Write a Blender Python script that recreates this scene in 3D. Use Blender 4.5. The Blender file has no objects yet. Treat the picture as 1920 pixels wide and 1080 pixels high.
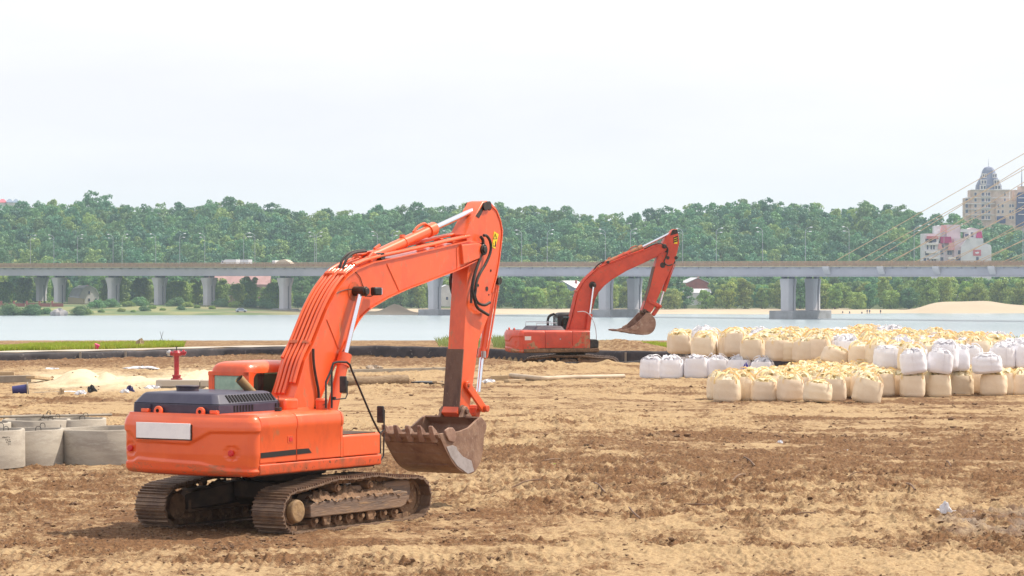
import bpy, bmesh, math, random
import numpy as np
from mathutils import Vector, Matrix
random.seed(7); rng=np.random.default_rng(7)
S=bpy.context.scene; COL=S.collection; R=math.radians; PI=math.pi
# ------------------------------------------------------------------ camera, world, sun, exposure
FP=5800.0; CH=5.0; HY=510.0            # focal length in photo pixels, camera height, horizon row
cd=bpy.data.cameras.new('camera'); cam=bpy.data.objects.new('camera',cd); COL.objects.link(cam)
cam.location=(0,0,CH); cam.rotation_euler=(PI/2,0,0)
cd.sensor_width=36; cd.lens=FP/1920*36; cd.shift_y=-(540-HY)/1920; cd.clip_start=1; cd.clip_end=12000
S.camera=cam
SUN_DIR=Vector((0.56,0.20,0.86)).normalized()
W=bpy.data.worlds.new("World"); S.world=W; W.use_nodes=True; nt=W.node_tree; nt.nodes.clear()
el=math.asin(SUN_DIR.z); az=math.atan2(SUN_DIR.x,SUN_DIR.y)
o_=nt.nodes.new('ShaderNodeOutputWorld'); bg=nt.nodes.new('ShaderNodeBackground'); sk=nt.nodes.new('ShaderNodeTexSky')
sk.sky_type='NISHITA'; sk.sun_disc=False; sk.sun_elevation=el; sk.sun_rotation=az; sk.dust_density=5; sk.air_density=1.0
mx=nt.nodes.new('ShaderNodeMix'); mx.data_type='RGBA'
tc=nt.nodes.new('ShaderNodeTexCoord'); mp=nt.nodes.new('ShaderNodeMapping'); mp.inputs['Scale'].default_value=(1,1,5)
nz=nt.nodes.new('ShaderNodeTexNoise'); nz.inputs['Scale'].default_value=2.2; nz.inputs['Detail'].default_value=6
rp=nt.nodes.new('ShaderNodeMapRange'); rp.inputs['From Min'].default_value=.3; rp.inputs['From Max'].default_value=.7
rp.inputs['To Min'].default_value=.90; rp.inputs['To Max'].default_value=.97
L=nt.links.new
L(tc.outputs['Generated'],mp.inputs['Vector']); L(mp.outputs[0],nz.inputs['Vector']); L(nz.outputs['Fac'],rp.inputs['Value'])
L(rp.outputs[0],mx.inputs['Factor']); L(sk.outputs[0],mx.inputs['A']); 
nz2=nt.nodes.new('ShaderNodeTexNoise'); nz2.inputs['Scale'].default_value=3.1; nz2.inputs['Detail'].default_value=7; nz2.inputs['Roughness'].default_value=.55
rp2=nt.nodes.new('ShaderNodeMapRange'); rp2.inputs['From Min'].default_value=.38; rp2.inputs['From Max'].default_value=.62
cm_=nt.nodes.new('ShaderNodeMix'); cm_.data_type='RGBA'; cm_.inputs['A'].default_value=(9.0,8.95,9.35,1); cm_.inputs['B'].default_value=(10.1,9.95,10.1,1)
L(mp.outputs[0],nz2.inputs['Vector']); L(nz2.outputs['Fac'],rp2.inputs['Value']); L(rp2.outputs[0],cm_.inputs['Factor']); L(cm_.outputs['Result'],mx.inputs['B'])
L(mx.outputs['Result'],bg.inputs['Color']); bg.inputs['Strength'].default_value=.10; L(bg.outputs[0],o_.inputs['Surface'])
sd=bpy.data.lights.new('sun','SUN'); sd.energy=4.8; sd.angle=R(.6); sd.color=(1,.91,.77)
so=bpy.data.objects.new('sun',sd); COL.objects.link(so); so.rotation_euler=SUN_DIR.to_track_quat('Z','Y').to_euler()
S.view_settings.view_transform='Standard'; S.view_settings.look='None'; S.view_settings.gamma=1
S.view_settings.exposure=0.17
S.render.engine='CYCLES'; S.cycles.max_bounces=5; S.cycles.transparent_max_bounces=12; S.cycles.volume_bounces=1
S.cycles.caustics_reflective=False; S.cycles.caustics_refractive=False

# ------------------------------------------------------------------ materials
MATS={}
def mat(name,col,rough=.7,metal=0,c2=None,scale=3.,lo=.42,hi=.62,bump=0,bscale=None,c3=None,s3=12.,t3=(.58,.72),spec=.5,coat=0,trans=0,objrand=0,stretch=(1,1,1),attr=None,detail=5,alpha=None,trcol=None):
    m=bpy.data.materials.new(name); MATS[name]=m; m.use_nodes=True; n=m.node_tree; n.nodes.clear(); lk=n.links.new
    out=n.nodes.new('ShaderNodeOutputMaterial'); b=n.nodes.new('ShaderNodeBsdfPrincipled')
    b.inputs['Roughness'].default_value=rough; b.inputs['Metallic'].default_value=metal
    b.inputs['Specular IOR Level'].default_value=spec; b.inputs['Coat Weight'].default_value=coat; b.inputs['Coat Roughness'].default_value=.12
    t=n.nodes.new('ShaderNodeTexCoord'); mpp=n.nodes.new('ShaderNodeMapping'); mpp.inputs['Scale'].default_value=stretch
    lk(t.outputs['Object'],mpp.inputs['Vector'])
    cur=None; rgb=n.nodes.new('ShaderNodeRGB'); rgb.outputs[0].default_value=(*col,1); cur=rgb.outputs[0]
    def layer(cur,c,sc,l,h,det=5):
        z=n.nodes.new('ShaderNodeTexNoise'); z.inputs['Scale'].default_value=sc; z.inputs['Detail'].default_value=det; z.inputs['Roughness'].default_value=.62
        lk(mpp.outputs[0],z.inputs['Vector'])
        r=n.nodes.new('ShaderNodeMapRange'); r.inputs['From Min'].default_value=l; r.inputs['From Max'].default_value=h; lk(z.outputs['Fac'],r.inputs['Value'])
        x=n.nodes.new('ShaderNodeMix'); x.data_type='RGBA'; lk(r.outputs[0],x.inputs['Factor']); lk(cur,x.inputs['A']); x.inputs['B'].default_value=(*c,1)
        return x.outputs['Result'],z
    zz=None
    if c2: cur,zz=layer(cur,c2,scale,lo,hi,detail)
    if c3: cur,_=layer(cur,c3,s3,*t3)
    if attr:
        a=n.nodes.new('ShaderNodeAttribute'); a.attribute_name=attr; x=n.nodes.new('ShaderNodeMix'); x.data_type='RGBA'; x.blend_type='MULTIPLY'; x.inputs['Factor'].default_value=1
        lk(cur,x.inputs['A']); lk(a.outputs['Color'],x.inputs['B']); cur=x.outputs['Result']
    if objrand:
        oi=n.nodes.new('ShaderNodeObjectInfo'); h=n.nodes.new('ShaderNodeHueSaturation')
        r=n.nodes.new('ShaderNodeMapRange'); r.inputs['To Min'].default_value=1-objrand; r.inputs['To Max'].default_value=1+objrand; lk(oi.outputs['Random'],r.inputs['Value'])
        lk(r.outputs[0],h.inputs['Value'])
        m2=n.nodes.new('ShaderNodeMath'); m2.operation='MULTIPLY'; m2.inputs[1].default_value=7.31; lk(oi.outputs['Random'],m2.inputs[0])
        m3=n.nodes.new('ShaderNodeMath'); m3.operation='FRACT'; lk(m2.outputs[0],m3.inputs[0])
        r2=n.nodes.new('ShaderNodeMapRange'); r2.inputs['To Min'].default_value=.5-objrand*.13; r2.inputs['To Max'].default_value=.5+objrand*.08; lk(m3.outputs[0],r2.inputs['Value']); lk(r2.outputs[0],h.inputs['Hue'])
        lk(cur,h.inputs['Color']); cur=h.outputs[0]
    lk(cur,b.inputs['Base Color'])
    if bump:
        z=n.nodes.new('ShaderNodeTexNoise'); z.inputs['Scale'].default_value=bscale or scale*4; z.inputs['Detail'].default_value=6; lk(mpp.outputs[0],z.inputs['Vector'])
        bp=n.nodes.new('ShaderNodeBump'); bp.inputs['Strength'].default_value=bump; bp.inputs['Distance'].default_value=.05; lk(z.outputs['Fac'],bp.inputs['Height']); lk(bp.outputs[0],b.inputs['Normal'])
    sh=b.outputs[0]
    if trans:
        tr=n.nodes.new('ShaderNodeBsdfTranslucent'); ms=n.nodes.new('ShaderNodeMixShader'); ms.inputs[0].default_value=trans
        if trcol: tr.inputs['Color'].default_value=(*trcol,1)
        else: lk(cur,tr.inputs['Color'])
        lk(sh,ms.inputs[1]); lk(tr.outputs[0],ms.inputs[2]); sh=ms.outputs[0]
    if alpha is not None:
        tr=n.nodes.new('ShaderNodeBsdfTransparent'); tr.inputs['Color'].default_value=(.75,.85,.8,1); ms=n.nodes.new('ShaderNodeMixShader'); ms.inputs[0].default_value=alpha
        lk(tr.outputs[0],ms.inputs[1]); lk(sh,ms.inputs[2]); sh=ms.outputs[0]
    lk(sh,out.inputs['Surface']); return m
M=MATS
mat('paint',(.83,.118,.028),.38,c2=(.62,.082,.024),scale=1.6,lo=.46,hi=.70,c3=(.44,.18,.085),s3=5,t3=(.57,.78),stretch=(1,1,.55),coat=.35,bump=.06,bscale=2.5)
mat('paint_clean',(.84,.13,.030),.32,c2=(.76,.105,.026),scale=1.1,coat=.5,c3=(.50,.24,.12),s3=9,t3=(.70,.82))
mat('paint_low',(.80,.11,.027),.45,c2=(.40,.14,.065),scale=2.2,lo=.50,hi=.70,c3=(.24,.13,.07),s3=14,t3=(.60,.68),stretch=(1,1,2.5))
mat('paint_grime',(.70,.10,.027),.5,c2=(.30,.09,.04),scale=2.6,lo=.46,hi=.66,c3=(.08,.045,.03),s3=9,t3=(.60,.70))
mat('old_paint',(.64,.070,.028),.45,c2=(.50,.052,.024),scale=1.1,c3=(.24,.11,.06),s3=4,t3=(.60,.74),coat=.15,bump=.06,bscale=3)
mat('old_paint_worn',(.58,.065,.03),.5,c2=(.42,.20,.10),scale=1.6,lo=.48,hi=.56,c3=(.22,.12,.07),s3=5,t3=(.52,.62))
mat('hood_blue',(.032,.030,.062),.5,c2=(.045,.042,.075),scale=3,coat=.1)
mat('hood_dark',(.045,.03,.05),.5,c2=(.08,.05,.06),scale=4)
mat('black',(.012,.011,.013),.45,c2=(.03,.026,.024),scale=5)
mat('slot',(.004,.004,.005),.9)
mat('rubber',(.018,.016,.017),.55,c2=(.05,.04,.032),scale=6)
mat('grease',(.018,.013,.011),.35,c2=(.05,.03,.02),scale=9)
mat('chrome',(.82,.83,.90),.13,metal=1)
mat('steel',(.45,.44,.45),.4,metal=.7)
mat('wear_steel',(.15,.080,.052),.6,c2=(.10,.05,.034),scale=2.5,c3=(.30,.20,.14),s3=16,t3=(.62,.72),stretch=(2,2,.7),bump=.25,bscale=12)
mat('bucket_steel',(.30,.185,.125),.6,metal=.05,c2=(.20,.11,.075),scale=2.2,c3=(.34,.24,.18),s3=7,t3=(.56,.72),bump=.3,bscale=9)
mat('bucket_polish',(.42,.38,.38),.45,metal=.15,c2=(.33,.29,.28),scale=5)
mat('bucket_old',(.34,.21,.155),.7,c2=(.22,.12,.085),scale=2.4,c3=(.42,.30,.23),s3=5,t3=(.52,.66),bump=.2,bscale=9)
mat('bucket_inside',(.07,.045,.035),.8,c2=(.12,.08,.06),scale=3)
mat('track_steel',(.17,.11,.08),.5,metal=.3,c2=(.27,.18,.12),scale=3.5,c3=(.30,.20,.13),s3=12,t3=(.56,.7),bump=.3,bscale=14)
mat('muddy',(.235,.135,.075),.9,c2=(.13,.072,.042),scale=3,c3=(.34,.22,.125),s3=9,t3=(.54,.68),bump=.8,bscale=9)
mat('muddy_plate',(.25,.16,.105),.7,c2=(.145,.10,.078),scale=2.2,c3=(.34,.21,.11),s3=6,t3=(.55,.7),stretch=(1,.35,3),bump=.3,bscale=12)
mat('undercar_dark',(.05,.034,.025),.8,c2=(.09,.06,.04),scale=3)
mat('drum_tan',(.34,.22,.11),.8,c2=(.24,.15,.08),scale=5,bump=.3,bscale=15)
mat('plate_white',(.90,.90,.93),.45,c2=(.84,.84,.88),scale=4)
mat('red_lens',(.62,.012,.02),.3,coat=.4)
mat('yellow_decal',(.85,.62,.02),.45)
mat('decal_black',(.012,.012,.012),.5)
mat('cab_glass',(.36,.56,.44),.15,c2=(.28,.46,.36),scale=5,spec=.5,alpha=.92)
mat('dark_glass',(.035,.03,.03),.08,spec=.8,alpha=.55)
mat('seat_black',(.02,.017,.018),.8)
mat('exhaust',(.34,.22,.10),.5,metal=.4)
mat('concrete_ring',(.41,.365,.305),.85,c2=(.32,.28,.235),scale=1.6,c3=(.42,.38,.32),s3=5,t3=(.5,.68),stretch=(.6,.6,2.2),bump=.15,bscale=30)
mat('concrete_pier',(.56,.54,.57),.85,c2=(.49,.47,.50),scale=.15,c3=(.52,.51,.53),s3=.5,t3=(.5,.7),stretch=(1,1,.5))
mat('groove_dark',(.17,.165,.20),.9)
mat('pier_base',(.36,.35,.36),.9,c2=(.28,.27,.27),scale=.3)
mat('girder',(.44,.43,.49),.6,c2=(.38,.37,.43),scale=.06,stretch=(1,1,.3),c3=(.42,.41,.46),s3=.3,t3=(.55,.7))
mat('slab_edge',(.52,.42,.26),.8,c2=(.42,.33,.22),scale=.4)
mat('railing',(.42,.27,.17),.7,c2=(.36,.22,.15),scale=.6)
mat('railing_tan',(.60,.46,.25),.7)
mat('road_deck',(.16,.15,.15),.9)
mat('cable_orange',(.62,.42,.24),.6)
mat('lamp_grey',(.40,.41,.46),.5)
mat('lamp_white',(.85,.86,.90),.4)
mat('white_wall',(.72,.70,.72),.8,c2=(.62,.60,.63),scale=.3)
mat('pink_wall',(.66,.55,.58),.8,c2=(.60,.49,.53),scale=.4)
mat('magenta',(.42,.03,.15),.6); mat('pink_red',(.58,.15,.19),.6); mat('awning_pink',(.70,.34,.34),.7)
mat('tower_wall',(.68,.53,.45),.8,c2=(.48,.35,.29),scale=.2)
mat('tower_trim',(.75,.70,.68),.8)
mat('slate',(.17,.19,.29),.6,c2=(.22,.24,.34),scale=.4)
mat('window',(.06,.07,.13),.2,c2=(.10,.11,.2),scale=.5)
mat('blue_glass',(.035,.055,.17),.25,c2=(.07,.10,.25),scale=.25)
mat('brick_dull',(.42,.25,.24),.85,c2=(.34,.2,.19),scale=.4)
mat('tin_roof',(.62,.62,.64),.5,metal=.2,c2=(.54,.54,.57),scale=.3)
mat('brick_red',(.36,.12,.10),.85,c2=(.28,.09,.08),scale=.5)
mat('shed_blue',(.23,.29,.38),.7,c2=(.19,.24,.33),scale=.3)
mat('cream_wall',(.66,.55,.33),.8)
mat('bag_cream',(.86,.72,.545),.75,c2=(.81,.66,.48),scale=1.3,bump=.25,bscale=7,trans=.10,objrand=.04)
mat('bag_white',(.88,.87,.91),.7,c2=(.83,.82,.88),scale=1.3,bump=.25,bscale=7,trans=.10,objrand=.03)
mat('bag_cream_top',(.90,.77,.46),.7,c2=(.90,.84,.68),scale=2.0,trans=.35,objrand=.05)
mat('bag_white_top',(.88,.87,.90),.8,c2=(.84,.83,.87),scale=2.5,trans=.4)
mat('strap_yellow',(.92,.76,.42),.7,c2=(.88,.60,.42),scale=2.5,lo=.5,hi=.6,trans=.35)
mat('strap_white',(.82,.81,.84),.7,trans=.25)
mat('logo_blue',(.07,.05,.42),.6)
mat('membrane',(.028,.025,.032),.75,c2=(.06,.05,.055),scale=1.2,c3=(.17,.15,.14),s3=3,t3=(.62,.7),bump=.5,bscale=3)
mat('path_conc',(.47,.42,.36),.9,c2=(.40,.34,.28),scale=.5,bump=.2,bscale=3)
mat('timber',(.46,.34,.21),.85,c2=(.36,.26,.16),scale=3,stretch=(.3,1,3))
mat('timber_grey',(.33,.29,.24),.9,c2=(.26,.22,.18),scale=2)
mat('red_paint',(.42,.012,.028),.4,c2=(.30,.01,.02),scale=6,coat=.3)
mat('sand_pile',(.66,.54,.37),.95,c2=(.56,.43,.28),scale=.9,c3=(.74,.65,.5),s3=5,t3=(.5,.7),bump=.5,bscale=12)
mat('gravel_pile',(.42,.33,.25),.95,c2=(.30,.22,.16),scale=1.2,c3=(.52,.44,.36),s3=14,t3=(.5,.6),bump=.8,bscale=20)
mat('beach_sand',(.60,.47,.33),.95,c2=(.54,.41,.28),scale=.06,c3=(.40,.30,.21),s3=.5,t3=(.6,.72))
mat('grass_blades',(.34,.44,.04),.7,c2=(.44,.46,.08),scale=1.2,trans=.35)
mat('reed',(.30,.38,.13),.7,trans=.3)
mat('clod',(.13,.073,.04),.95,c2=(.26,.16,.09),scale=1.2,bump=.4,bscale=15)
mat('plastic_white',(.8,.8,.84),.5,c2=(.7,.7,.75),scale=5,trans=.15)
mat('plastic_blue',(.03,.03,.14),.5); mat('plastic_pink',(.72,.05,.20),.5)
mat('pipe_beige',(.52,.42,.31),.6,c2=(.42,.32,.22),scale=1.5)
mat('straw',(.25,.17,.105),.95,c2=(.34,.25,.16),scale=5,stretch=(.3,3,3),bump=.9,bscale=14)
mat('bark',(.10,.075,.055),.9,c2=(.16,.13,.10),scale=2)
mat('stick',(.16,.095,.06),.9,c2=(.26,.17,.11),scale=2)
mat('rust_red',(.22,.04,.06),.8)
mat('stone',(.35,.33,.33),.9,c2=(.25,.23,.23),scale=.6)
mat('skin',(.45,.25,.17),.6); mat('clothes_dark',(.05,.05,.07),.9); mat('clothes_blue',(.07,.10,.18),.9)
mat('car_silver',(.40,.44,.52),.3,metal=.4,coat=.4); mat('truck_white',(.70,.70,.72),.4); mat('tarp',(.56,.47,.36),.7)
mat('leaf_a',(.13,.27,.09),.6,c2=(.08,.19,.08),scale=.25,objrand=.35,trans=.3,trcol=(.12,.24,.05))
mat('leaf_b',(.28,.40,.07),.6,c2=(.17,.30,.07),scale=.25,objrand=.3,trans=.3,trcol=(.22,.32,.04))
mat('leaf_w',(1,1,1),.6,attr='tint',trans=.25)
mat('hill_soil',(.05,.075,.025),.95,c2=(.09,.10,.04),scale=.03)

# ground: soil mix comes from a stored soil attribute (soil kinds plus painted shade), fine variation from noise
def ground_mat():
    m=bpy.data.materials.new('ground_soil_shade'); M['ground_soil_shade']=m; m.use_nodes=True; n=m.node_tree; n.nodes.clear(); lk=n.links.new
    out=n.nodes.new('ShaderNodeOutputMaterial'); b=n.nodes.new('ShaderNodeBsdfPrincipled'); b.inputs['Roughness'].default_value=.95; b.inputs['Specular IOR Level'].default_value=.15
    a=n.nodes.new('ShaderNodeAttribute'); a.attribute_name='soil'; sp=n.nodes.new('ShaderNodeSeparateColor'); lk(a.outputs['Color'],sp.inputs[0])
    t=n.nodes.new('ShaderNodeTexCoord')
    def noise(sc,st=(1,1,1),det=6):
        mpp=n.nodes.new('ShaderNodeMapping'); mpp.inputs['Scale'].default_value=st; lk(t.outputs['Object'],mpp.inputs['Vector'])
        z=n.nodes.new('ShaderNodeTexNoise'); z.inputs['Scale'].default_value=sc; z.inputs['Detail'].default_value=det; z.inputs['Roughness'].default_value=.65; lk(mpp.outputs[0],z.inputs['Vector']); return z.outputs['Fac']
    def mr(v,a0,a1,b0=0,b1=1):
        r=n.nodes.new('ShaderNodeMapRange'); r.inputs['From Min'].default_value=a0; r.inputs['From Max'].default_value=a1; r.inputs['To Min'].default_value=b0; r.inputs['To Max'].default_value=b1; lk(v,r.inputs['Value']); return r.outputs[0]
    def mix(f,A,B):
        x=n.nodes.new('ShaderNodeMix'); x.data_type='RGBA'; lk(f,x.inputs['Factor'])
        for s,v in (('A',A),('B',B)):
            if isinstance(v,tuple): x.inputs[s].default_value=(*v,1)
            else: lk(v,x.inputs[s])
        return x.outputs['Result']
    n1=noise(5,(1,.55,1)); n2=noise(16); 
    add=n.nodes.new('ShaderNodeMath'); add.operation='ADD'; lk(sp.outputs[0],add.inputs[0]); lk(mr(n1,.3,.7,-.5,.5),add.inputs[1])
    sand=mix(mr(n2,.35,.65),(.45,.325,.185),(.30,.20,.108))
    brown=mix(mr(n2,.35,.65),(.235,.126,.060),(.100,.051,.026))
    c=mix(mr(add.outputs[0],.18,.80),sand,brown)
    n3=noise(34,(1,1,1),3); n4=noise(9,(.5,1,1),5)
    mm=n.nodes.new('ShaderNodeMath'); mm.operation='MULTIPLY'; lk(mr(n3,.52,.64),mm.inputs[0]); lk(mr(sp.outputs[0],.15,.7,.25,1),mm.inputs[1]); c=mix(mm.outputs[0],c,(.075,.040,.022))  # crumb shadows painted into the colour as dark specks
    mm=n.nodes.new('ShaderNodeMath'); mm.operation='MULTIPLY'; lk(mr(n4,.60,.70),mm.inputs[0]); mm.inputs[1].default_value=.6; c=mix(mm.outputs[0],c,(.52,.37,.20))
    c=mix(sp.outputs[1],c,(.62,.52,.36))          # pale bank sand
    c=mix(sp.outputs[2],c,(.20,.165,.145))        # grey damp earth
    lk(c,b.inputs['Base Color'])
    bp=n.nodes.new('ShaderNodeBump'); bp.inputs['Strength'].default_value=.6; bp.inputs['Distance'].default_value=.03; lk(n2,bp.inputs['Height']); lk(bp.outputs[0],b.inputs['Normal'])
    lk(b.outputs[0],out.inputs['Surface'])
ground_mat()
def water_mat():
    m=bpy.data.materials.new('river_water'); M['river_water']=m; m.use_nodes=True; n=m.node_tree; b=n.nodes['Principled BSDF']; lk=n.links.new
    b.inputs['Roughness'].default_value=.22; b.inputs['IOR'].default_value=1.33
    t=n.nodes.new('ShaderNodeTexCoord'); mpp=n.nodes.new('ShaderNodeMapping'); mpp.inputs['Scale'].default_value=(.02,.02,1); lk(t.outputs['Object'],mpp.inputs['Vector'])
    z0=n.nodes.new('ShaderNodeTexNoise'); z0.inputs['Scale'].default_value=.5; z0.inputs['Detail'].default_value=4; lk(mpp.outputs[0],z0.inputs['Vector'])
    cr=n.nodes.new('ShaderNodeMix'); cr.data_type='RGBA'; cr.inputs['A'].default_value=(.27,.34,.38,1); cr.inputs['B'].default_value=(.35,.41,.44,1); lk(z0.outputs['Fac'],cr.inputs['Factor']); lk(cr.outputs['Result'],b.inputs['Base Color'])
    m2=n.nodes.new('ShaderNodeMapping'); m2.inputs['Scale'].default_value=(.35,.9,1); lk(t.outputs['Object'],m2.inputs['Vector'])
    z=n.nodes.new('ShaderNodeTexNoise'); z.inputs['Scale'].default_value=1.1; z.inputs['Detail'].default_value=5; lk(m2.outputs[0],z.inputs['Vector'])
    bp=n.nodes.new('ShaderNodeBump'); bp.inputs['Strength'].default_value=.5; bp.inputs['Distance'].default_value=.25; lk(z.outputs['Fac'],bp.inputs['Height']); lk(bp.outputs[0],b.inputs['Normal'])
water_mat()

# ------------------------------------------------------------------ mesh helpers
class MB:
    def __init__(s): s.v=[]; s.f=[]; s.T=None
    def add(s,vs,fs):
        o=len(s.v)
        if s.T is not None: vs=[s.T@Vector(p) for p in vs]
        s.v+= [tuple(p) for p in vs]; s.f+=[tuple(i+o for i in f) for f in fs]; return s
    def box(s,c,d,rot=None):
        x,y,z=[k/2 for k in d]; c=Vector(c)
        vs=[Vector((a*x,b*y,e*z)) for a in(-1,1) for b in(-1,1) for e in(-1,1)]
        if rot is not None: vs=[rot@p for p in vs]
        return s.add([c+p for p in vs],[(0,1,3,2),(4,6,7,5),(0,4,5,1),(2,3,7,6),(0,2,6,4),(1,5,7,3)])
    def prism(s,poly,v0,v1,ax='x'):     # poly in (u,z); extruded along x (or poly in (x,z) extruded along y, or (x,y) along z)
        n=len(poly)
        def mk(p,v): return {'x':(v,p[0],p[1]),'y':(p[0],v,p[1]),'z':(p[0],p[1],v)}[ax]
        vs=[mk(p,v0) for p in poly]+[mk(p,v1) for p in poly]
        return s.add(vs,[tuple(range(n)),tuple(range(2*n-1,n-1,-1))]+[(i,i+n,(i+1)%n+n,(i+1)%n) for i in range(n)])
    def cyl(s,a,b,r,r2=None,n=16,cap=True):
        a=Vector(a); b=Vector(b); r2=r if r2 is None else r2; d=(b-a).normalized(); q=d.to_track_quat('Z','Y')
        vs=[a+q@Vector((r*math.cos(t),r*math.sin(t),0)) for t in [2*PI*i/n for i in range(n)]]+[b+q@Vector((r2*math.cos(t),r2*math.sin(t),0)) for t in [2*PI*i/n for i in range(n)]]
        fs=[(i,(i+1)%n,(i+1)%n+n,i+n) for i in range(n)]
        if cap: fs+=[tuple(range(n-1,-1,-1)),tuple(range(n,2*n))]
        return s.add(vs,fs)
    def tube(s,pts,r,n=8,smooth=0,flat=None):
        P=[Vector(p) for p in pts]
        for _ in range(smooth):
            Q=[P[0]]
            for a,b in zip(P,P[1:]): Q+=[a*.75+b*.25,a*.25+b*.75]
            P=Q+[P[-1]]
        up=Vector((0,0,1)); vs=[]
        last=None
        for i,p in enumerate(P):
            d=(P[min(i+1,len(P)-1)]-P[max(i-1,0)]).normalized()
            if last is None:
                x=d.cross(up if abs(d.z)<.95 else Vector((1,0,0))).normalized()
            else: x=(last-d*last.dot(d)).normalized()
            last=x; y=d.cross(x)
            rx,ry=(r,r) if flat is None else (r,r*flat)
            vs+=[p+x*math.cos(t)*rx+y*math.sin(t)*ry for t in [2*PI*k/n for k in range(n)]]
        fs=[(i*n+k,i*n+(k+1)%n,(i+1)*n+(k+1)%n,(i+1)*n+k) for i in range(len(P)-1) for k in range(n)]
        fs+=[tuple(range(n-1,-1,-1)),tuple(range((len(P)-1)*n,len(P)*n))]
        return s.add(vs,fs)
    def grid(s,fn,nu,nv,wrap=False):
        vs=[fn(i/(nu-1 if not wrap else nu),j/(nv-1)) for j in range(nv) for i in range(nu)]
        fs=[]
        for j in range(nv-1):
            for i in range(nu if wrap else nu-1):
                a=j*nu+i; b=j*nu+(i+1)%nu; fs.append((a,b,b+nu,a+nu))
        return s.add(vs,fs)
    def build(s,name,m,parent=None,bevel=0,angle=38,seg=2,flip=False):
        me=bpy.data.meshes.new(name); me.from_pydata(s.v,[],s.f); 
        bm=bmesh.new(); bm.from_mesh(me); bmesh.ops.recalc_face_normals(bm,faces=bm.faces)
        for f in bm.faces: f.smooth=True
        ca=R(angle)
        for e in bm.edges:
            if len(e.link_faces)!=2 or e.calc_face_angle(9)>ca: e.smooth=False
        bm.to_mesh(me); bm.free()
        me.materials.append(M[m] if isinstance(m,str) else m)
        o=bpy.data.objects.new(name,me); COL.objects.link(o)
        if parent: o.parent=parent
        if bevel:
            md=o.modifiers.new('bevel','BEVEL'); md.width=bevel; md.segments=seg; md.limit_method='ANGLE'; md.angle_limit=R(35); md.harden_normals=False
        return o
def tag(o,label,cat,group=None,kind=None):
    if label: o['label']=label
    if cat: o['category']=cat
    if group: o['group']=group
    if kind: o['kind']=kind
    elif cat and label: o['kind']='thing'
    return o
def empty(name,loc,rz=0,label=None,cat=None,group=None):
    o=bpy.data.objects.new(name,None); COL.objects.link(o); o.location=loc; o.rotation_euler=(0,0,rz); o.empty_display_size=.3
    return tag(o,label,cat,group)
def copy_tree(o,parent=None):
    c=o.copy(); COL.objects.link(c); c.parent=parent
    for ch in list(o.children): copy_tree(ch,c)
    return c
def at(px,D,z=0): return Vector(((px-960)/FP*D,D,z))
def zof(py,D): return CH-(py-HY)/FP*D
def gd(py,z=0): return (CH-z)*FP/(py-HY)
ORD='first second third fourth fifth sixth seventh eighth ninth tenth eleventh twelfth thirteenth fourteenth fifteenth sixteenth seventeenth eighteenth nineteenth twentieth'.split()

# vectorised value noise
_P=rng.random((256,256))
def vn(x,y):
    xi=np.floor(x).astype(int); yi=np.floor(y).astype(int); fx=x-xi; fy=y-yi; fx=fx*fx*(3-2*fx); fy=fy*fy*(3-2*fy)
    g=lambda i,j:_P[i&255,j&255]
    return (g(xi,yi)*(1-fx)+g(xi+1,yi)*fx)*(1-fy)+(g(xi,yi+1)*(1-fx)+g(xi+1,yi+1)*fx)*fy
def fbm(x,y,o=4,g=.5):
    t=0;a=1;s=0
    for k in range(o): t=t+a*vn(x+17.3*k,y+9.1*k); s+=a; a*=g; x=x*2.03; y=y*2.03
    return t/s
def ridge(x,y,o=3): 
    t=0;a=1;s=0
    for k in range(o): t=t+a*(1-np.abs(2*vn(x+31.*k,y+7.*k)-1)); s+=a; a*=.5; x=x*2.1; y=y*2.1
    return t/s
def np_mesh(name,V,F,m,attrs=None,smooth=True):
    me=bpy.data.meshes.new(name); nv=len(V); nf=len(F); k=F.shape[1]
    me.vertices.add(nv); me.vertices.foreach_set('co',V.astype(np.float32).ravel())
    me.loops.add(nf*k); me.loops.foreach_set('vertex_index',F.astype(np.int32).ravel())
    me.polygons.add(nf); me.polygons.foreach_set('loop_start',np.arange(0,nf*k,k,dtype=np.int32)); me.polygons.foreach_set('loop_total',np.full(nf,k,dtype=np.int32))
    me.polygons.foreach_set('use_smooth',np.full(nf,smooth))
    me.update(calc_edges=True)
    for an,arr in (attrs or {}).items():
        a=me.color_attributes.new(an,'FLOAT_COLOR','POINT'); a.data.foreach_set('color',arr.astype(np.float32).ravel())
    me.materials.append(M[m]); o=bpy.data.objects.new(name,me); COL.objects.link(o); return o

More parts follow.
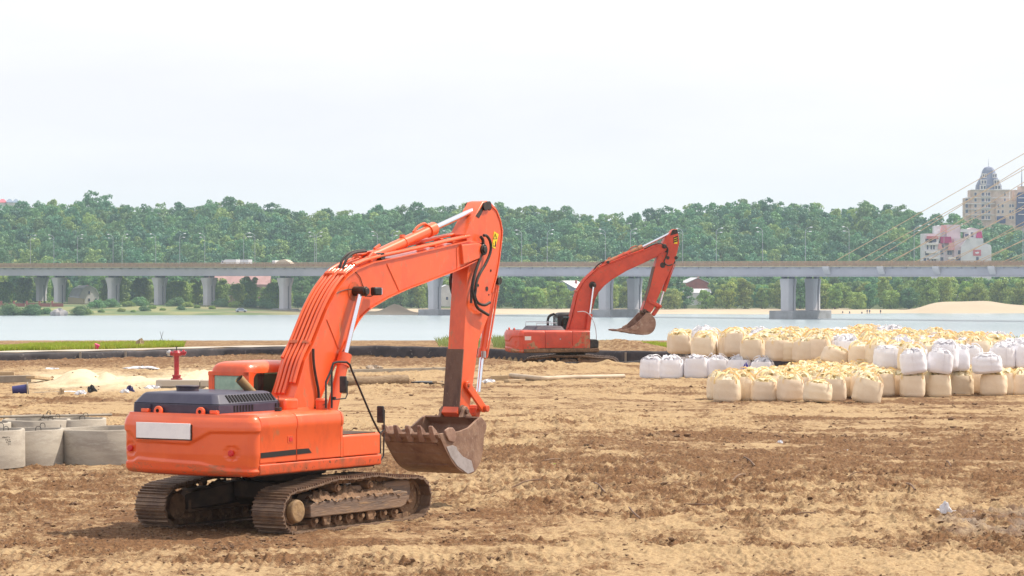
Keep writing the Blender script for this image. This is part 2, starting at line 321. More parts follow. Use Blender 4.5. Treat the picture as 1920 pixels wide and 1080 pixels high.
# ------------------------------------------------------------------ structure: ground of the site
WALLPX=[(-400,690),(0,678),(240,673),(420,667),(700,667),(860,670),(950,673),(1215,681),(1500,684),(2300,690)]
WALL=[( (px-960)/FP, gd(py)) for px,py in WALLPX]
def wall_D(r): return np.interp(r,[w[0] for w in WALL],[w[1] for w in WALL])
ZTOP=.46
def site_height(X,Y):
    r=X/Y; wd=wall_D(r); px=960+FP*r
    z=(fbm(X*.12+3,Y*.10,3)-.5)*.28
    rough=np.clip(fbm(X*.16+50,Y*.07+9,3)*2.4-.75,0,1)
    # calm zone where machines and rings stand
    d1=np.hypot((X+4.6)/4.5,(Y-61.5)/5); rough=rough*np.clip(d1-.6,.25,1)
    z=z*np.clip(d1-.5,.1,1)
    z=z+rough*(ridge(X*1.5,Y*1.1,4)-.45)*.22+ (fbm(X*5,Y*4,4,.65)-.5)*.10*(0.45+rough)
    z=z+np.clip(ridge(X*3.1+9,Y*2.4+4,2)-.72,0,1)*.35*rough
    z=z+(ridge(X*.22+4,Y*1.25+.05*X,3)-.5)*.11*np.clip(fbm(X*.1+7,Y*.1,2)*2.4-.6,.1,1)*np.clip(d1-.6,.25,1)
    # wheel ruts running mostly across the view
    q=Y+3*np.sin(X*.13+1)+.1*X; z=z-np.exp(-((q%7.3-3)/.28)**2)*.05*(fbm(X*.2,Y*.2,2)>.42)
    # crawler tread prints
    lane=np.exp(-((Y-53.2-.06*X+.4*np.sin(X*.3))/1.4)**4); z=z+lane*.022*np.sin(X*2*PI/.17+Y*1.2)*(fbm(X*.5,Y*.5,2)>.45)
    # brown bank in front of the wall, berm under the second machine
    z=z-.26*np.exp(-((Y-wd)/3.2)**2)
    b=np.exp(-((Y-(wd-10))/5.0)**2)*(.10+.42*fbm(X*.35,Y*.3,3)-.12)*np.clip((1230-px)/60,0,1)
    z=z+b*.75*np.clip(np.abs(px-1060)/150,.25,1)
    b2=np.exp(-((Y-157)/2.2)**2)*np.exp(-((px-1090)/170)**4); z=z+b2*(.26+.42*(fbm(X*1.2,Y,2)-.3)) - np.exp(-((Y-164)/5.5)**2)*np.exp(-((px-1080)/120)**4)*.22
    # pale sand heaps on the left
    hp=np.zeros_like(z)
    for (cx,cy,rx,ry,h) in [(150,708,48,4,.72),(200,709,30,3,.55),(290,712,190,5,.30),(385,706,60,4,.52),(255,709,40,3.5,.38)]:
        D=gd(cy+14); hp=np.maximum(hp,h*np.exp(-((px-cx)/rx)**2*1.2)*np.exp(-((Y-D)/ry)**2)*(.8+.4*fbm(X*1.3,Y*1.3,3)))
    z=z+hp
    # low spoil line with litter on the left
    D=gd(748); z=z+.16*np.exp(-((Y-D)/1.0)**2)*np.clip((430-px)/60,0,1)*fbm(X*2,Y*2,3)*1.6
    step=np.clip((Y-wd+.15)/.3,0,1); beyond=np.clip((Y-206)/40,0,1)
    z=z*(1-step)+step*(ZTOP+.03*(fbm(X*2,Y*2,2)-.5))
    gm=np.exp(-((px-1160)/85)**2)*np.exp(-((Y-(wd+9))/3.5)**2); z=z+gm*.60*step*(.7+.6*fbm(X*1.5,Y*1.2,3))
    return z*(1-beyond)-12.2*beyond
def lanes(X,Y):
    m=np.zeros_like(X); rib=np.zeros_like(X)
    for (y0,a,c,ph,cut) in [(56.2,.05,.006,0,0),(68.5,-.10,.004,2,.3),(74.5,.13,-.003,4,0),(84,.02,.004,1,.2),(93,-.16,.002,5,0),(101,.2,-.004,3,.2),(110,.03,.003,2.5,0)]:
        for off in (0,2.6):
            yc=y0+off+a*X+c*X*X+.5*np.sin(X*.12+ph); e=np.exp(-((Y-yc)/.38)**6)*np.clip((fbm(X*.12+ph,Y*.1,2)-.33-cut*.2)*8,0,1)
            m=np.maximum(m,e); rib=rib+e*np.sin(X*2*PI/.21+ph+(Y-yc)*.6)
            m=np.maximum(m,.0)
    return m,rib
def soil(X,Y):
    r=X/Y; px=960+FP*r; py=HY+CH*FP/Y; wd=wall_D(r)
    s=.50+ .42*(fbm(X*.42+3,Y*.20+5,4,.6)-.5)*2 + .26*(fbm(X*.10,Y*.06,2)-.5)*2+.62*(fbm(X*1.5+9,Y*.7,4,.65)-.5)*2+.45*np.clip(fbm(X*.16+3,Y*.85+20+.04*X,3)*5-2.9,-.25,1)  # last term paints dark streaks, the shade of ruts, into the soil tone
    for (cx,cy,rx,ry,v) in [(1500,860,520,62,.34),(1150,935,230,48,.36),(1750,905,260,45,.15),(1870,1000,150,45,.25),(600,1000,320,22,.30),(160,900,160,22,.18),(330,1005,180,20,.45),(1080,815,260,25,.15),  # strongest dark zone, under the near excavator's tail, paints its cast shadow
        (700,790,500,30,-.28),(1500,770,500,14,-.25),(250,760,400,26,-.38),(150,1050,220,30,-.15),(1350,1035,160,28,-.35),(900,735,500,22,-.42),(1800,1060,300,25,-.3),(1450,975,160,12,-.2),(900,700,500,12,-.35)]:
        s=s+.75*v*np.exp(-((px-cx)/rx)**2-((py-cy)/ry)**2)
    bank=np.exp(-((Y-(wd-8))/9.)**4)*np.clip((1000-px)/80,0,1); s=s*(1-bank)+bank*(.75+.3*(fbm(X*.8,Y*.4,3)-.5))
    fr=np.exp(-((Y-118)/1.5)**2)*np.clip((px-1310)/40,0,1); s=s+fr*.5
    D=gd(752); s=s+.6*np.exp(-((Y-D)/1.6)**2)*np.clip((430-px)/60,0,1)
    pale=np.zeros_like(s)
    for (cx,cy,rx,ry) in [(150,716,85,17),(198,718,70,16),(310,720,190,15),(385,714,90,17)]:
        pale=np.maximum(pale,np.exp(-((px-cx)/rx)**4-((py-cy)/ry)**4))
    pale=np.clip(pale*1.3*(fbm(X*.9,Y*.9,3)+.35),0,1)
    grey=.75*np.exp(-((px-1880)/130)**4-((py-985)/22)**4)*np.clip(fbm(X*2,Y*.8,3)*3-1.1,0,1)
    step=(Y>wd+.1); s=np.where(step,.55+.5*(fbm(X,Y*.6,3)-.5),s); pale=np.where(step,0,pale)
    A=np.stack([np.clip(s,0,1),np.clip(pale,0,1),np.clip(grey,0,1),np.ones_like(s)],-1); return A
def make_ground():
    rr=np.concatenate([np.linspace(-.9,-.205,30)[:-1],np.linspace(-.205,.205,900),np.linspace(.205,.9,30)[1:]])
    d=[18.]; 
    while d[-1]<46: d.append(d[-1]+1.2)
    while d[-1]<172: y=d[-1]; d.append(y+max(.055,.055*(y/55)**1.7))
    while d[-1]<260: d.append(d[-1]+(.35 if d[-1]<200 else 2.5))
    Y=np.array(d); RR,YY=np.meshgrid(rr,Y); XX=RR*YY; Z=site_height(XX,YY)
    SA=soil(XX,YY); LM,LR=lanes(XX,YY); dd_=np.clip(np.hypot((XX+4.6)/4.2,(YY-61.5)/4.5)-.7,0,1); Z=Z+dd_*(LR*.036-LM*.045); SA[...,0]=np.clip(SA[...,0]+dd_*(LM*.20-LR*.10),0,1); near=np.clip((128-YY)/30,0,1); k=np.clip(SA[...,0]*1.6-.35,.12,1)*near*np.clip(np.hypot((XX+4.6)/4.2,(YY-61.5)/4.5)-.5,.3,1)
    Z=Z+k*((fbm(XX*3.6,YY*3.0,4,.72)-.5)*.24+np.clip(ridge(XX*7+3,YY*6,2)-.76,0,1)*.30)
    V=np.stack([XX,YY,Z],-1).reshape(-1,3); nx=len(rr); ny=len(Y)
    i=np.arange((ny-1)*nx).reshape(ny-1,nx)[:,:-1].ravel(); F=np.stack([i,i+1,i+nx+1,i+nx],-1)
    o=np_mesh('ground',V,F,'ground_soil_shade',{'soil':SA.reshape(-1,4)}); tag(o,None,None,kind='structure'); return o
make_ground()
def gz(x,y): return float(site_height(np.array([float(x)]),np.array([float(y)]))[0])
# ------------------------------------------------------------------ river and far bank
MB().add([(-5000,-500,-11),(5000,-500,-11),(5000,7000,-11),(-5000,7000,-11)],[(0,1,2,3)]).build('river_water','river_water')['kind']='structure'
SKY=[(-400,385),(0,382),(40,380),(100,377),(170,373),(250,386),(330,384),(400,378),(480,375),(560,390),(640,386),(700,386),(780,382),(840,379),(900,376),(960,377),(1010,381),(1060,384),(1110,392),(1150,399),(1210,402),(1250,389),(1290,380),(1350,381),(1415,372),(1450,378),(1500,376),(1560,387),(1630,377),(1700,386),(1740,396),(1800,402),(1860,411),(1920,417),(2300,425)]
def far_h(X,Y):
    px=960+FP*X/Y; sh=np.interp(px,[0,560,1000,1500,1920],[1132,1140,1165,1172,1205])
    wob=6*np.sin(X*.05)+10*fbm(X*.02,Y*.02+40,2)
    t=np.clip((Y-sh-wob+5)/14,0,1); z=-12+1.5*t+.8*np.clip((Y-sh-14)/60,0,1)
    left=np.clip((560-px)/120,0,1); z=z+left*1.6*np.clip((Y-sh-10)/80,0,1)
    crest=CH+(HY-np.interp(px,[a for a,b in SKY],[b for a,b in SKY]))*1720/FP-11.5
    s=np.clip((Y-1395)/325,0,1); s=s*s*(3-2*s)*.5+s*.5
    z=z+s*(crest+8)+ (fbm(X*.012,Y*.012,3)-.5)*7*np.clip((Y-1400)/100,0,1)
    # sand mounds
    z=z+3.6*np.exp(-((px-1800)/75)**4)*np.exp(-((Y-1222)/18)**2)+2.1*np.exp(-((px-1895)/50)**2)*np.exp(-((Y-1225)/18)**2)+1.6*np.exp(-((px-1980)/60)**2)*np.exp(-((Y-1225)/16)**2)
    z=z+3.2*np.exp(-((px-741)/22)**2)*np.exp(-((Y-1178)/10)**2)
    return z
def make_far():
    rr=np.linspace(-.34,.34,420); Y=np.concatenate([np.linspace(1110,1260,90),np.linspace(1263,1800,110),np.linspace(1850,6500,16)])
    RR,YY=np.meshgrid(rr,Y); XX=RR*YY; Z=far_h(XX,np.minimum(YY,1800)); V=np.stack([XX,YY,Z],-1).reshape(-1,3); nx=len(rr); ny=len(Y)
    px=960+FP*RR; green=np.clip(np.maximum((700-px)/300,(YY-1235)/25)+ (fbm(XX*.06,YY*.06,3)-.5),0,1); lawn=np.clip((110-px)/30,0,1)*(YY>1360)*(YY<1560)
    bank=np.clip((600-px)/60,0,1)*(YY<1330)
    a=green[...,None]; n=fbm(XX*.05+8,YY*.05,3)[...,None]
    sand=np.array([.45,.36,.255])*(.85+.3*n); gr=np.array([.075,.10,.03]); dry=np.array([.13,.19,.06])*(.5+.5*n)+np.array([.10,.05,.03])*np.clip(n*6-3,0,1)
    C=sand*(1-a)+gr*a; C=C*(1-lawn[...,None])+np.array([.27,.32,.10])*lawn[...,None]; C=C*(1-bank[...,None])+ (dry*a+np.array([.30,.20,.14])*(1-a))*bank[...,None]
    A=np.concatenate([C,np.ones_like(a)],-1).reshape(-1,4)
    m=mat('far_soil',(1,1,1),.95,attr='tint')
    i=np.arange((ny-1)*nx).reshape(ny-1,nx)[:,:-1].ravel(); F=np.stack([i,i+1,i+nx+1,i+nx],-1)
    o=np_mesh('far_hills',V,F,'far_soil',{'tint':A}); tag(o,None,None,kind='structure')
make_far()
def fz(x,y): return float(far_h(np.array([float(x)]),np.array([float(y)]))[0])

# ------------------------------------------------------------------ trees
def crown_arrays(h,w,nb,nl,leaf,seed,shape='round'):
    g=np.random.default_rng(seed); C=[];N=[]
    for b in range(nb):
        t=g.random(); a=g.random()*2*PI
        if shape=='round': zz=.05+.73*t; rad=.5*w*math.sqrt(max(.05,1-((zz-.48)/.52)**2))*(.25+.6*g.random())
        elif shape=='tall': zz=.10+.74*t; rad=.5*w*math.sqrt(max(.04,1-((zz-.5)/.52)**2))*(.2+.5*g.random())
        else: zz=.05+.6*t; rad=.5*w*(1-.5*t)*(.2+.75*g.random())
        c=np.array([rad*math.cos(a),rad*math.sin(a),zz*h]); br=(.17+.13*g.random())*w*(1.15-.5*t)
        k=nl//nb; d=g.normal(size=(k,3)); d[:,2]=np.abs(d[:,2])*1.0-.35*np.abs(g.normal(size=k)); d/=np.linalg.norm(d,axis=1)[:,None]
        rr=br*(.65+.45*g.random(k)); P=c+d*rr[:,None]*np.array([1,1,.85]); C.append(P); N.append(d)
    P=np.concatenate(C); n=np.concatenate(N)+g.normal(size=P.shape)*.45; n/=np.linalg.norm(n,axis=1)[:,None]
    ref=g.normal(size=P.shape); u=np.cross(n,ref); u/=np.linalg.norm(u,axis=1)[:,None]; v=np.cross(n,u)
    s=(leaf*(.6+.8*g.random(len(P))))[:,None]
    V=np.stack([P+u*s,P+v*s*.7,P-u*s,P-v*s*.7],1).reshape(-1,3)
    F=np.arange(len(V)).reshape(-1,4); return V,F
def trunk_mb(h,w,seed):
    r=random.Random(seed); m=MB(); rad=.028*h
    P=[(0,0,-.4),(r.uniform(-.1,.1),r.uniform(-.1,.1),h*.3),(r.uniform(-.3,.3),r.uniform(-.3,.3),h*.72)]
    m.cyl(P[0],P[1],rad*1.2,rad*.8,8); m.cyl(P[1],P[2],rad*.8,rad*.3,8)
    for k in range(6):
        a=r.random()*2*PI; z=h*r.uniform(.25,.55); l=w*.32
        m.cyl((0,0,z),(math.cos(a)*l,math.sin(a)*l,z+h*.2),rad*.4,rad*.12,6)
    return m
PROTO=[]
for k,(h,w,sh,lm) in enumerate([(12,10,'round','leaf_a'),(13,9,'round','leaf_a'),(14,8,'tall','leaf_a'),(10,9,'round','leaf_b'),(12,8.5,'round','leaf_b'),(13,7,'tall','leaf_b'),(4,7,'bush','leaf_a'),(3,5,'bush','leaf_b')]):
    V,F=crown_arrays(h,w,34 if sh!='bush' else 26,4200,.32 if sh!='bush' else .2,100+k,sh)
    c=np_mesh('crown',V,F,lm,smooth=False); COL.objects.unlink(c)
    t=trunk_mb(h,w,k).build('trunk','bark'); COL.objects.unlink(t)
    PROTO.append((c.data,t.data,h,w)); bpy.data.objects.remove(c); bpy.data.objects.remove(t)
def tree(k,x,y,z,sc,label,group,name='tree',cat='tree'):
    e=empty(name,(x,y,z),random.random()*6.28,label,cat,group); sz=sc*random.uniform(.92,1.1); e.scale=(sc,sc,sz)
    for nm,me in (('crown',PROTO[k][0]),('trunk',PROTO[k][1])):
        o=bpy.data.objects.new(nm,me); COL.objects.link(o); o.parent=e
    return e
NT=0
HOUSES=[(122,192,1160,1330),(395,520,1278,1330),(1035,1095,1262,1310),(1268,1335,1250,1330),(818,860,1225,1300),(1715,1870,1375,1425)]
def blocked(px,D): return any(a<px<b and c<D<d for a,b,c,d in HOUSES)
# riverside row and rows behind it
for row,(D0,hs,sp) in enumerate([(1243,.95,7.4),(1268,1.0,8.6),(1305,1.08,10),(1350,1.12,11.5)]):
    x=-.19*D0+row*3
    while x<.19*D0:
        D=D0+random.uniform(-7,7); X=x+random.uniform(-1.5,1.5); px=960+FP*X/D; x+=sp*random.uniform(.85,1.2)
        if blocked(px,D): continue
        if px<560 and row<3: r_=(px-960)/FP; D=1050+.611*(r_*1050-98)/(-.791-r_*.611)+[30,52,84][row]+random.uniform(-6,6); X=r_*D
        if 540<px<620 and row<1: continue
        if 1640>px>1240 and row==0: D-=2
        k=random.choice([3,4,5,3,4,0,1] if row<2 else [0,1,2,4,3]); s=hs*random.uniform(.85,1.25)
        lab=('light green riverside tree in the front row on the far bank' if k in(3,4,5) else 'dark green riverside tree among lighter ones on the far bank') if row<2 else ('mid green tree in the back rows of the far bank behind the bridge')
        tree(k,X,D,fz(X,D)-.3,s,lab,'trees along the far river bank'); NT+=1
for (px,D,s,k) in [(20,1139,1.25,6),(62,1139,1.1,6),(85,1142,.75,6),(150,1141,.95,6),(163,1144,.85,7),(38,1141,.9,7)]:
    p=at(px,D); tree(k,p.x,p.y,-11,s,'green bush at the waterline on the left of the far bank' if px<100 else 'rounded green bush beside the grey boulder on the far bank','bushes at the waterline','bush','bush')
for (px,D,s,k) in [(205,1200,1.0,6),(240,1208,.9,7),(262,1215,1.0,6),(285,1190,.6,7),(330,1212,1.0,6),(352,1205,.8,7),(370,1196,.5,7),(415,1210,1.0,6),(440,1204,.9,7),(470,1210,1.0,6),(500,1206,1.1,6),(180,1192,.9,6),(270,1175,.5,6),(398,1188,.5,7),(228,1165,.55,7),(270,1170,.6,6),(190,1158,.5,7),(250,1160,.4,7),(305,1175,.45,7),(340,1180,.5,6),(1200,1230,.5,6),(620,1160,.4,7)]:
    p=at(px,D); tree(k,p.x,p.y,fz(p.x,p.y)-.1,s,'low scrub bush on the grassy far bank below the bridge','scrub bushes on the far bank','bush','bush'); 
# hillside: front rows as single trees, the rest one wood
hill=[]
D=1400; row=0
while D<1738:
    x=-.235*D+(row%2)*5
    while x<.235*D:
        X=x+random.uniform(-3,3); Y=D+random.uniform(-4,4); px=960+FP*X/Y; x+=random.uniform(8.4,11.5)
        if px<85 and 1380<Y<1535: continue
        if blocked(px,Y): continue
        hill.append((X,Y,fz(X,Y)))
    D+=11.5; row+=1
single=max(0,285-NT-14)
hill.sort(key=lambda q:(q[1]//12, abs(q[0])>300))
for (X,Y,z) in hill[:single]:
    k=random.choice([0,1,2,0,1,3]); tree(k,X,Y,z-.3,random.uniform(.85,1.15),'broad deciduous tree at the foot of the wooded hill','trees at the foot of the wooded hill')
VV=[];FF=[];TT=[];off=0
lib=[crown_arrays(h,w,26,1000,.50,300+i,sh) for i,(h,w,sh) in enumerate([(12,10.5,'round'),(13,9,'round'),(14,9,'tall'),(11,11,'round'),(15,9.5,'tall')])]
for (X,Y,z) in hill[single:]:
    V,F=lib[random.randrange(5)]; a=random.random()*6.28; c,s=math.cos(a),math.sin(a); sc=random.choice([.85,.9,.95,1,1.05,1.12])
    P=V*sc; P=np.stack([P[:,0]*c-P[:,1]*s+X,P[:,0]*s+P[:,1]*c+Y,P[:,2]*random.uniform(.9,1.15)+z-.5],-1)
    VV.append(P); FF.append(F+off); off+=len(P)
    b=np.array(random.choice([(.085,.225,.115),(.105,.25,.11),(.14,.29,.105),(.07,.185,.11),(.16,.28,.10),(.095,.23,.10),(.125,.26,.12),(.24,.35,.10)]))*random.uniform(.75,1.25)
    t=np.repeat((b[None]*(.8+.4*rng.random((len(P)//4,1)))),4,axis=0); TT.append(np.concatenate([t,np.ones((len(P),1))],1))
o=np_mesh('woodland',np.concatenate(VV),np.concatenate(FF),'leaf_w',{'tint':np.concatenate(TT)},smooth=False)
tag(o,'dense green deciduous wood covering the hill behind the bridge','woodland',kind='stuff')
# ------------------------------------------------------------------ bridge
BA=Vector((98,1050,0)); BD=Vector((-259,200,0)).normalized(); BN=Vector((BD.y,-BD.x,0))   # BN points away from the camera
if BN.y<0: BN=-BN
def on_bridge(px,off=0):
    r=(px-960)/FP; o=BA+BN*off; t=(r*o.y-o.x)/(BD.x-r*BD.y); return o+BD*t, t
def bpt(t,off,z): p=BA+BD*t+BN*off; return (p.x,p.y,z)
T0,T1=-150,820
br=empty('bridge',(98,1050,-11),0,'long grey girder bridge with a brown railing crossing the river','bridge'); br.location=(0,0,0)
def bprism(m,prof,t0,t1):  # prof in (off,z)
    n=len(prof); m.add([bpt(t0,*p) for p in prof]+[bpt(t1,*p) for p in prof],[tuple(range(n)),tuple(range(2*n-1,n-1,-1))]+[(i,i+n,(i+1)%n+n,(i+1)%n) for i in range(n)])
def bbox(m,t0,t1,o0,o1,z0,z1): bprism(m,[(o0,z0),(o1,z0),(o1,z1),(o0,z1)],t0,t1)
for off in (0,14.5):
    g=MB(); bprism(g,[(1.2,3.75),(9,3.75),(9.6,6.75),(.9,6.75)] if off==0 else [(15.5,3.75),(23.2,3.75),(23.8,6.75),(15,6.75)],T0,T1)
    bbox(g,T0,T1,.75+off,9.6+off,3.45,3.7); go=g.build('girder','girder',br)
g=MB(); bbox(g,T0,T1,0,25,6.75,7.1); g.build('road_slab','slab_edge',br)
g=MB(); t=T0
while t<T1: bprism(g,[(.05,6.7),(.95,6.7),(.95,6.05)],t,t+1.5); t+=5.2
g.build('cantilever_brackets','girder',br)
g=MB(); bbox(g,T0,T1,.6,24.4,7.12,7.2); g.build('carriageway','road_deck',br)
for nm,off,col in (('railing',.12,'railing'),('railing',24.8,'railing'),('crash_barrier',2.4,'railing_tan'),('crash_barrier',12.4,'railing')):
    g=MB()
    for z in ((7.35,7.72,8.1,8.5) if nm=='railing' else (7.5,7.8)): bbox(g,T0,T1,off,off+.1,z,z+.20)
    if nm=='railing': bbox(g,T0,T1,off+.12,off+.16,7.2,8.3)
    t=T0
    while t<T1: bbox(g,t,t+.22,off-.05,off+.15,7.1,8.7 if nm=='railing' else 7.9); t+=2.6
    g.build(nm,col,br)
def pier(px,off,zb,row=0,base=False,wide=1.0):
    p,t=on_bridge(px,off); g=MB(); ht=2.7
    # plan: a (along bridge) by b (across); flared towards the top with a groove on the end faces
    a=2.05*wide; b=2.3
    F_=(.55 if wide==1.0 else 1.5); lv=[(zb,0),(-2.2,0),(-.6,.16*F_),(.9,.6*F_),(2.0,.98*F_),(2.7,1.0*F_)]
    for s in range(1):
        vs=[];fs=[]
        plan=[(-a,-b*.5),(-a+.5,-b),(a-.5,-b),(a,-b*.62),(a,-b*.12),(a-.55,-b*.12),(a-.55,b*.3),(a,b*.3),(a,b*.6),(a-.5,b),(-a+.5,b),(-a,b*.5)]
        n=len(plan)
        for z,f in lv:
            for (x,y) in plan:
                q=BA+BD*(t)+BN*off+ (-BD)*(x*(1+f/a*.55))+BN*(y+math.copysign(f*.5,y)); vs.append((q.x,q.y,z))
        for k in range(len(lv)-1):
            for i in range(n): fs.append((k*n+i,k*n+(i+1)%n,(k+1)*n+(i+1)%n,(k+1)*n+i))
        fs+=[tuple(range(n)),tuple(range(len(lv)*n-n,len(lv)*n))]
        g.add(vs,fs)
    o=g.build('pier','concrete_pier',br)
    q=MB(); q.T=Matrix.Translation(BA+BD*t+BN*off)@Matrix(((-BD.x,BN.x,0,0),(-BD.y,BN.y,0,0),(0,0,1,0),(0,0,0,1)))
    q.box((a-.5,b*.09,(zb+1.2)/2),(.12,b*.38,1.2-zb)); q.build('groove','groove_dark',o)
    for x in (-1.5,1.5): c=MB(); c.T=q.T; c.box((x,0,3.08),(1.2,1.8,.7)); c.build('bearing','groove_dark',o)
    return t
def pedestal(px0,off,w,d,z1):
    p,t=on_bridge(px0,off); q=MB(); q.T=Matrix.Translation(BA+BD*t+BN*off)@Matrix(((-BD.x,BN.x,0,0),(-BD.y,BN.y,0,0),(0,0,1,0),(0,0,0,1)))
    q.box((0,0,(z1-13)/2),(w,d,z1+13)); q.build('pier_footing','pier_base',br,bevel=.15)
pier(1478,5,-9.2); pier(1524,19.5,-9.2); pedestal(1501,12.2,9.5,25,-8.2)
pier(1136,5,-9.2); pier(1190,19.5,-9.2); pedestal(1163,12.2,9,25,-8.4)
pier(815,5,-9.6,wide=.85); pedestal(815,5,9.5,8,-8.9)
pier(859,19.5,-9.6,wide=.85)
for px,zb in ((535,-9.5),(392,-9),(300,-8.6),(213,-8),(112,-7.5)): pier(px,5,zb,wide=.78)
pedestal(535,5,8,7,-9.2)
pier(78,19.5,-7.2,wide=.7)
# anchor boxes and stays up to a pylon outside the picture
PYL=on_bridge(2330,12.2)[0]; PT=on_bridge(2330,12.2)[1]
for px in (1549,1651,1755,1859,1965):
    for off,dr in ((0,-1),):
        p,t=on_bridge(px,0); g=MB(); bprism(g,[(-.5,6.9),(-.5,6.2),(.95,4.2),(.95,6.9)],t-1.2,t+1.2); g.build('anchor_box','concrete_pier',br)
for px,py in [(1549,55),(1590,50),(1651,42),(1700,37),(1755,31),(1810,26),(1859,20),(1912,15),(1965,10)]:
    for off in (0.2,24.6):
        p,t=on_bridge(px,0); a=Vector(bpt(t,off,7.0)); b=Vector((PYL.x,PYL.y,12+py*1.25))
        g=MB(); g.cyl(a,b,.11,n=6); g.build('stay_cable','cable_orange',br)
g=MB()
for s in (-1,1):
    q=Vector(bpt(PT,12.2+s*16,-11)); g.cyl(q,(PYL.x,PYL.y,90),2.4,1.6,10)
g.build('pylon','concrete_pier',br)
# street lamps
near=[-20,57,145,229,337,457,593,735,880,1026,1182,1343,1510,1714,1918]; far=[101,212,292,384,478,590,708,842,978,1135,1280,1430,1592,1770]
def lamp(px,off,zt,label,grp,armdir):
    p,t=on_bridge(px,off); e=empty('street_lamp',(p.x,p.y,7.12),0,label,'street lamp',grp); h=zt-7.12
    m=MB(); m.cyl((0,0,0),(0,0,h*.93),.095,.06,8); m.cyl((0,0,0),(0,0,.6),.28,.28,8); m.build('pole','lamp_grey',e)
    m=MB(); m.tube([(0,0,h*.9),(armdir*.5,0,h*.97),(armdir*1.6,0,h)],.07,6,1); m.tube([(0,0,h*.84),(armdir*.5,0,h*.88),(armdir*1.3,0,h*.89)],.06,6,1); m.build('arm','lamp_grey',e)
    for q in ((armdir*2.0,h+.02),(armdir*1.7,h*.89)):
        m=MB(); m.box((q[0],0,q[1]),(.85,.5,.28)); m.build('lamp_head','lamp_white',e,bevel=.12)
sfx=lambda i,n:(ORD[i] if i<n//2+1 else ORD[n-1-i])+(' from the left' if i<n//2+1 else ' from the right')
for i,px in enumerate(near): lamp(px,.5,20.2,'tall grey double-headed street lamp on the near edge of the bridge, '+sfx(i,len(near)),'street lamps on the near edge of the bridge',1)
for i,px in enumerate(far): lamp(px,24.3,20.6,'tall grey double-headed street lamp on the far edge of the bridge, '+sfx(i,len(far)),'street lamps on the far edge of the bridge',-1)
# vehicles on the bridge
ang=math.atan2(BD.y,BD.x)
def truck(px,off,kind,label,cat='truck'):
    p,t=on_bridge(px,off); e=empty('truck' if kind!='car' else 'car',(p.x,p.y,7.2),ang,label,cat)
    wl=[]
    if kind=='hump':
        m=MB(); m.prism([(-4.0,.8)]+[(-4.0+8.0*i/16,1.0+1.65*math.sin(PI*i/16)**.8) for i in range(17)]+[(4.0,.8)],-1.2,1.2,'y'); m.build('covered_load','tarp',e,bevel=.05)
        m=MB(); m.box((4.9,0,1.5),(1.5,2.3,1.6)); m.build('cab','truck_white',e,bevel=.15); wl=[-3,-2,2.8,4.9]
        m=MB(); m.box((.4,0,.75),(9.6,1.0,.25)); m.build('chassis','black',e)
    elif kind=='box':
        m=MB(); m.box((-1,0,1.75),(6.2,2.3,1.9)); m.build('cargo_box','truck_white',e,bevel=.06)
        m=MB(); m.prism([(2.3,.6),(4.2,.6),(4.2,1.4),(3.7,2.3),(2.3,2.3)],-1.1,1.1,'y'); c=m.build('cab','truck_white',e,bevel=.1)
        m=MB(); m.box((3.2,-1.11,1.8),(.8,.04,.5)); m.box((3.2,1.11,1.8),(.8,.04,.5)); m.build('window','window',c); wl=[-3,-2,3.2]
        m=MB(); m.box((.5,0,.65),(7.4,1.0,.25)); m.build('chassis','black',e)
    else:
        m=MB(); m.prism([(-2.1,.3),(2.1,.3),(2.15,.75),(1.2,.9),(.7,1.4),(-1,1.42),(-1.8,.95),(-2.15,.85)],-.85,.85,'y'); m.build('body','car_silver',e,bevel=.08)
        m=MB(); m.prism([(-1.5,.93),(1.1,.93),(.62,1.33),(-.95,1.35)],-.87,.87,'y'); m.build('window','window',e); wl=[-1.35,1.35]
    for x in wl:
        for s in (-1,1):
            m=MB(); r=.45 if kind!='car' else .32; m.cyl((x,s*.7,r),(x,s*(1.08 if kind!='car' else .88),r),r,n=14); m.build('wheel','rubber',e)
    return e
truck(534,7,'hump','tan humped tarpaulin truck load on the bridge left of the boom'); truck(432,7,'box','white box truck on the bridge between two lamps, the left one'); truck(455,18,'box','white box truck on the far lane of the bridge, the right one')
c=truck(452,0,'car','silver grey saloon car parked by the water on the far bank','car'); D=1163; c.location=(at(452,D).x,D,fz(at(452,D).x,D)-.02); c.rotation_euler=(0,0,.25); c.scale=(1,1,1.1)
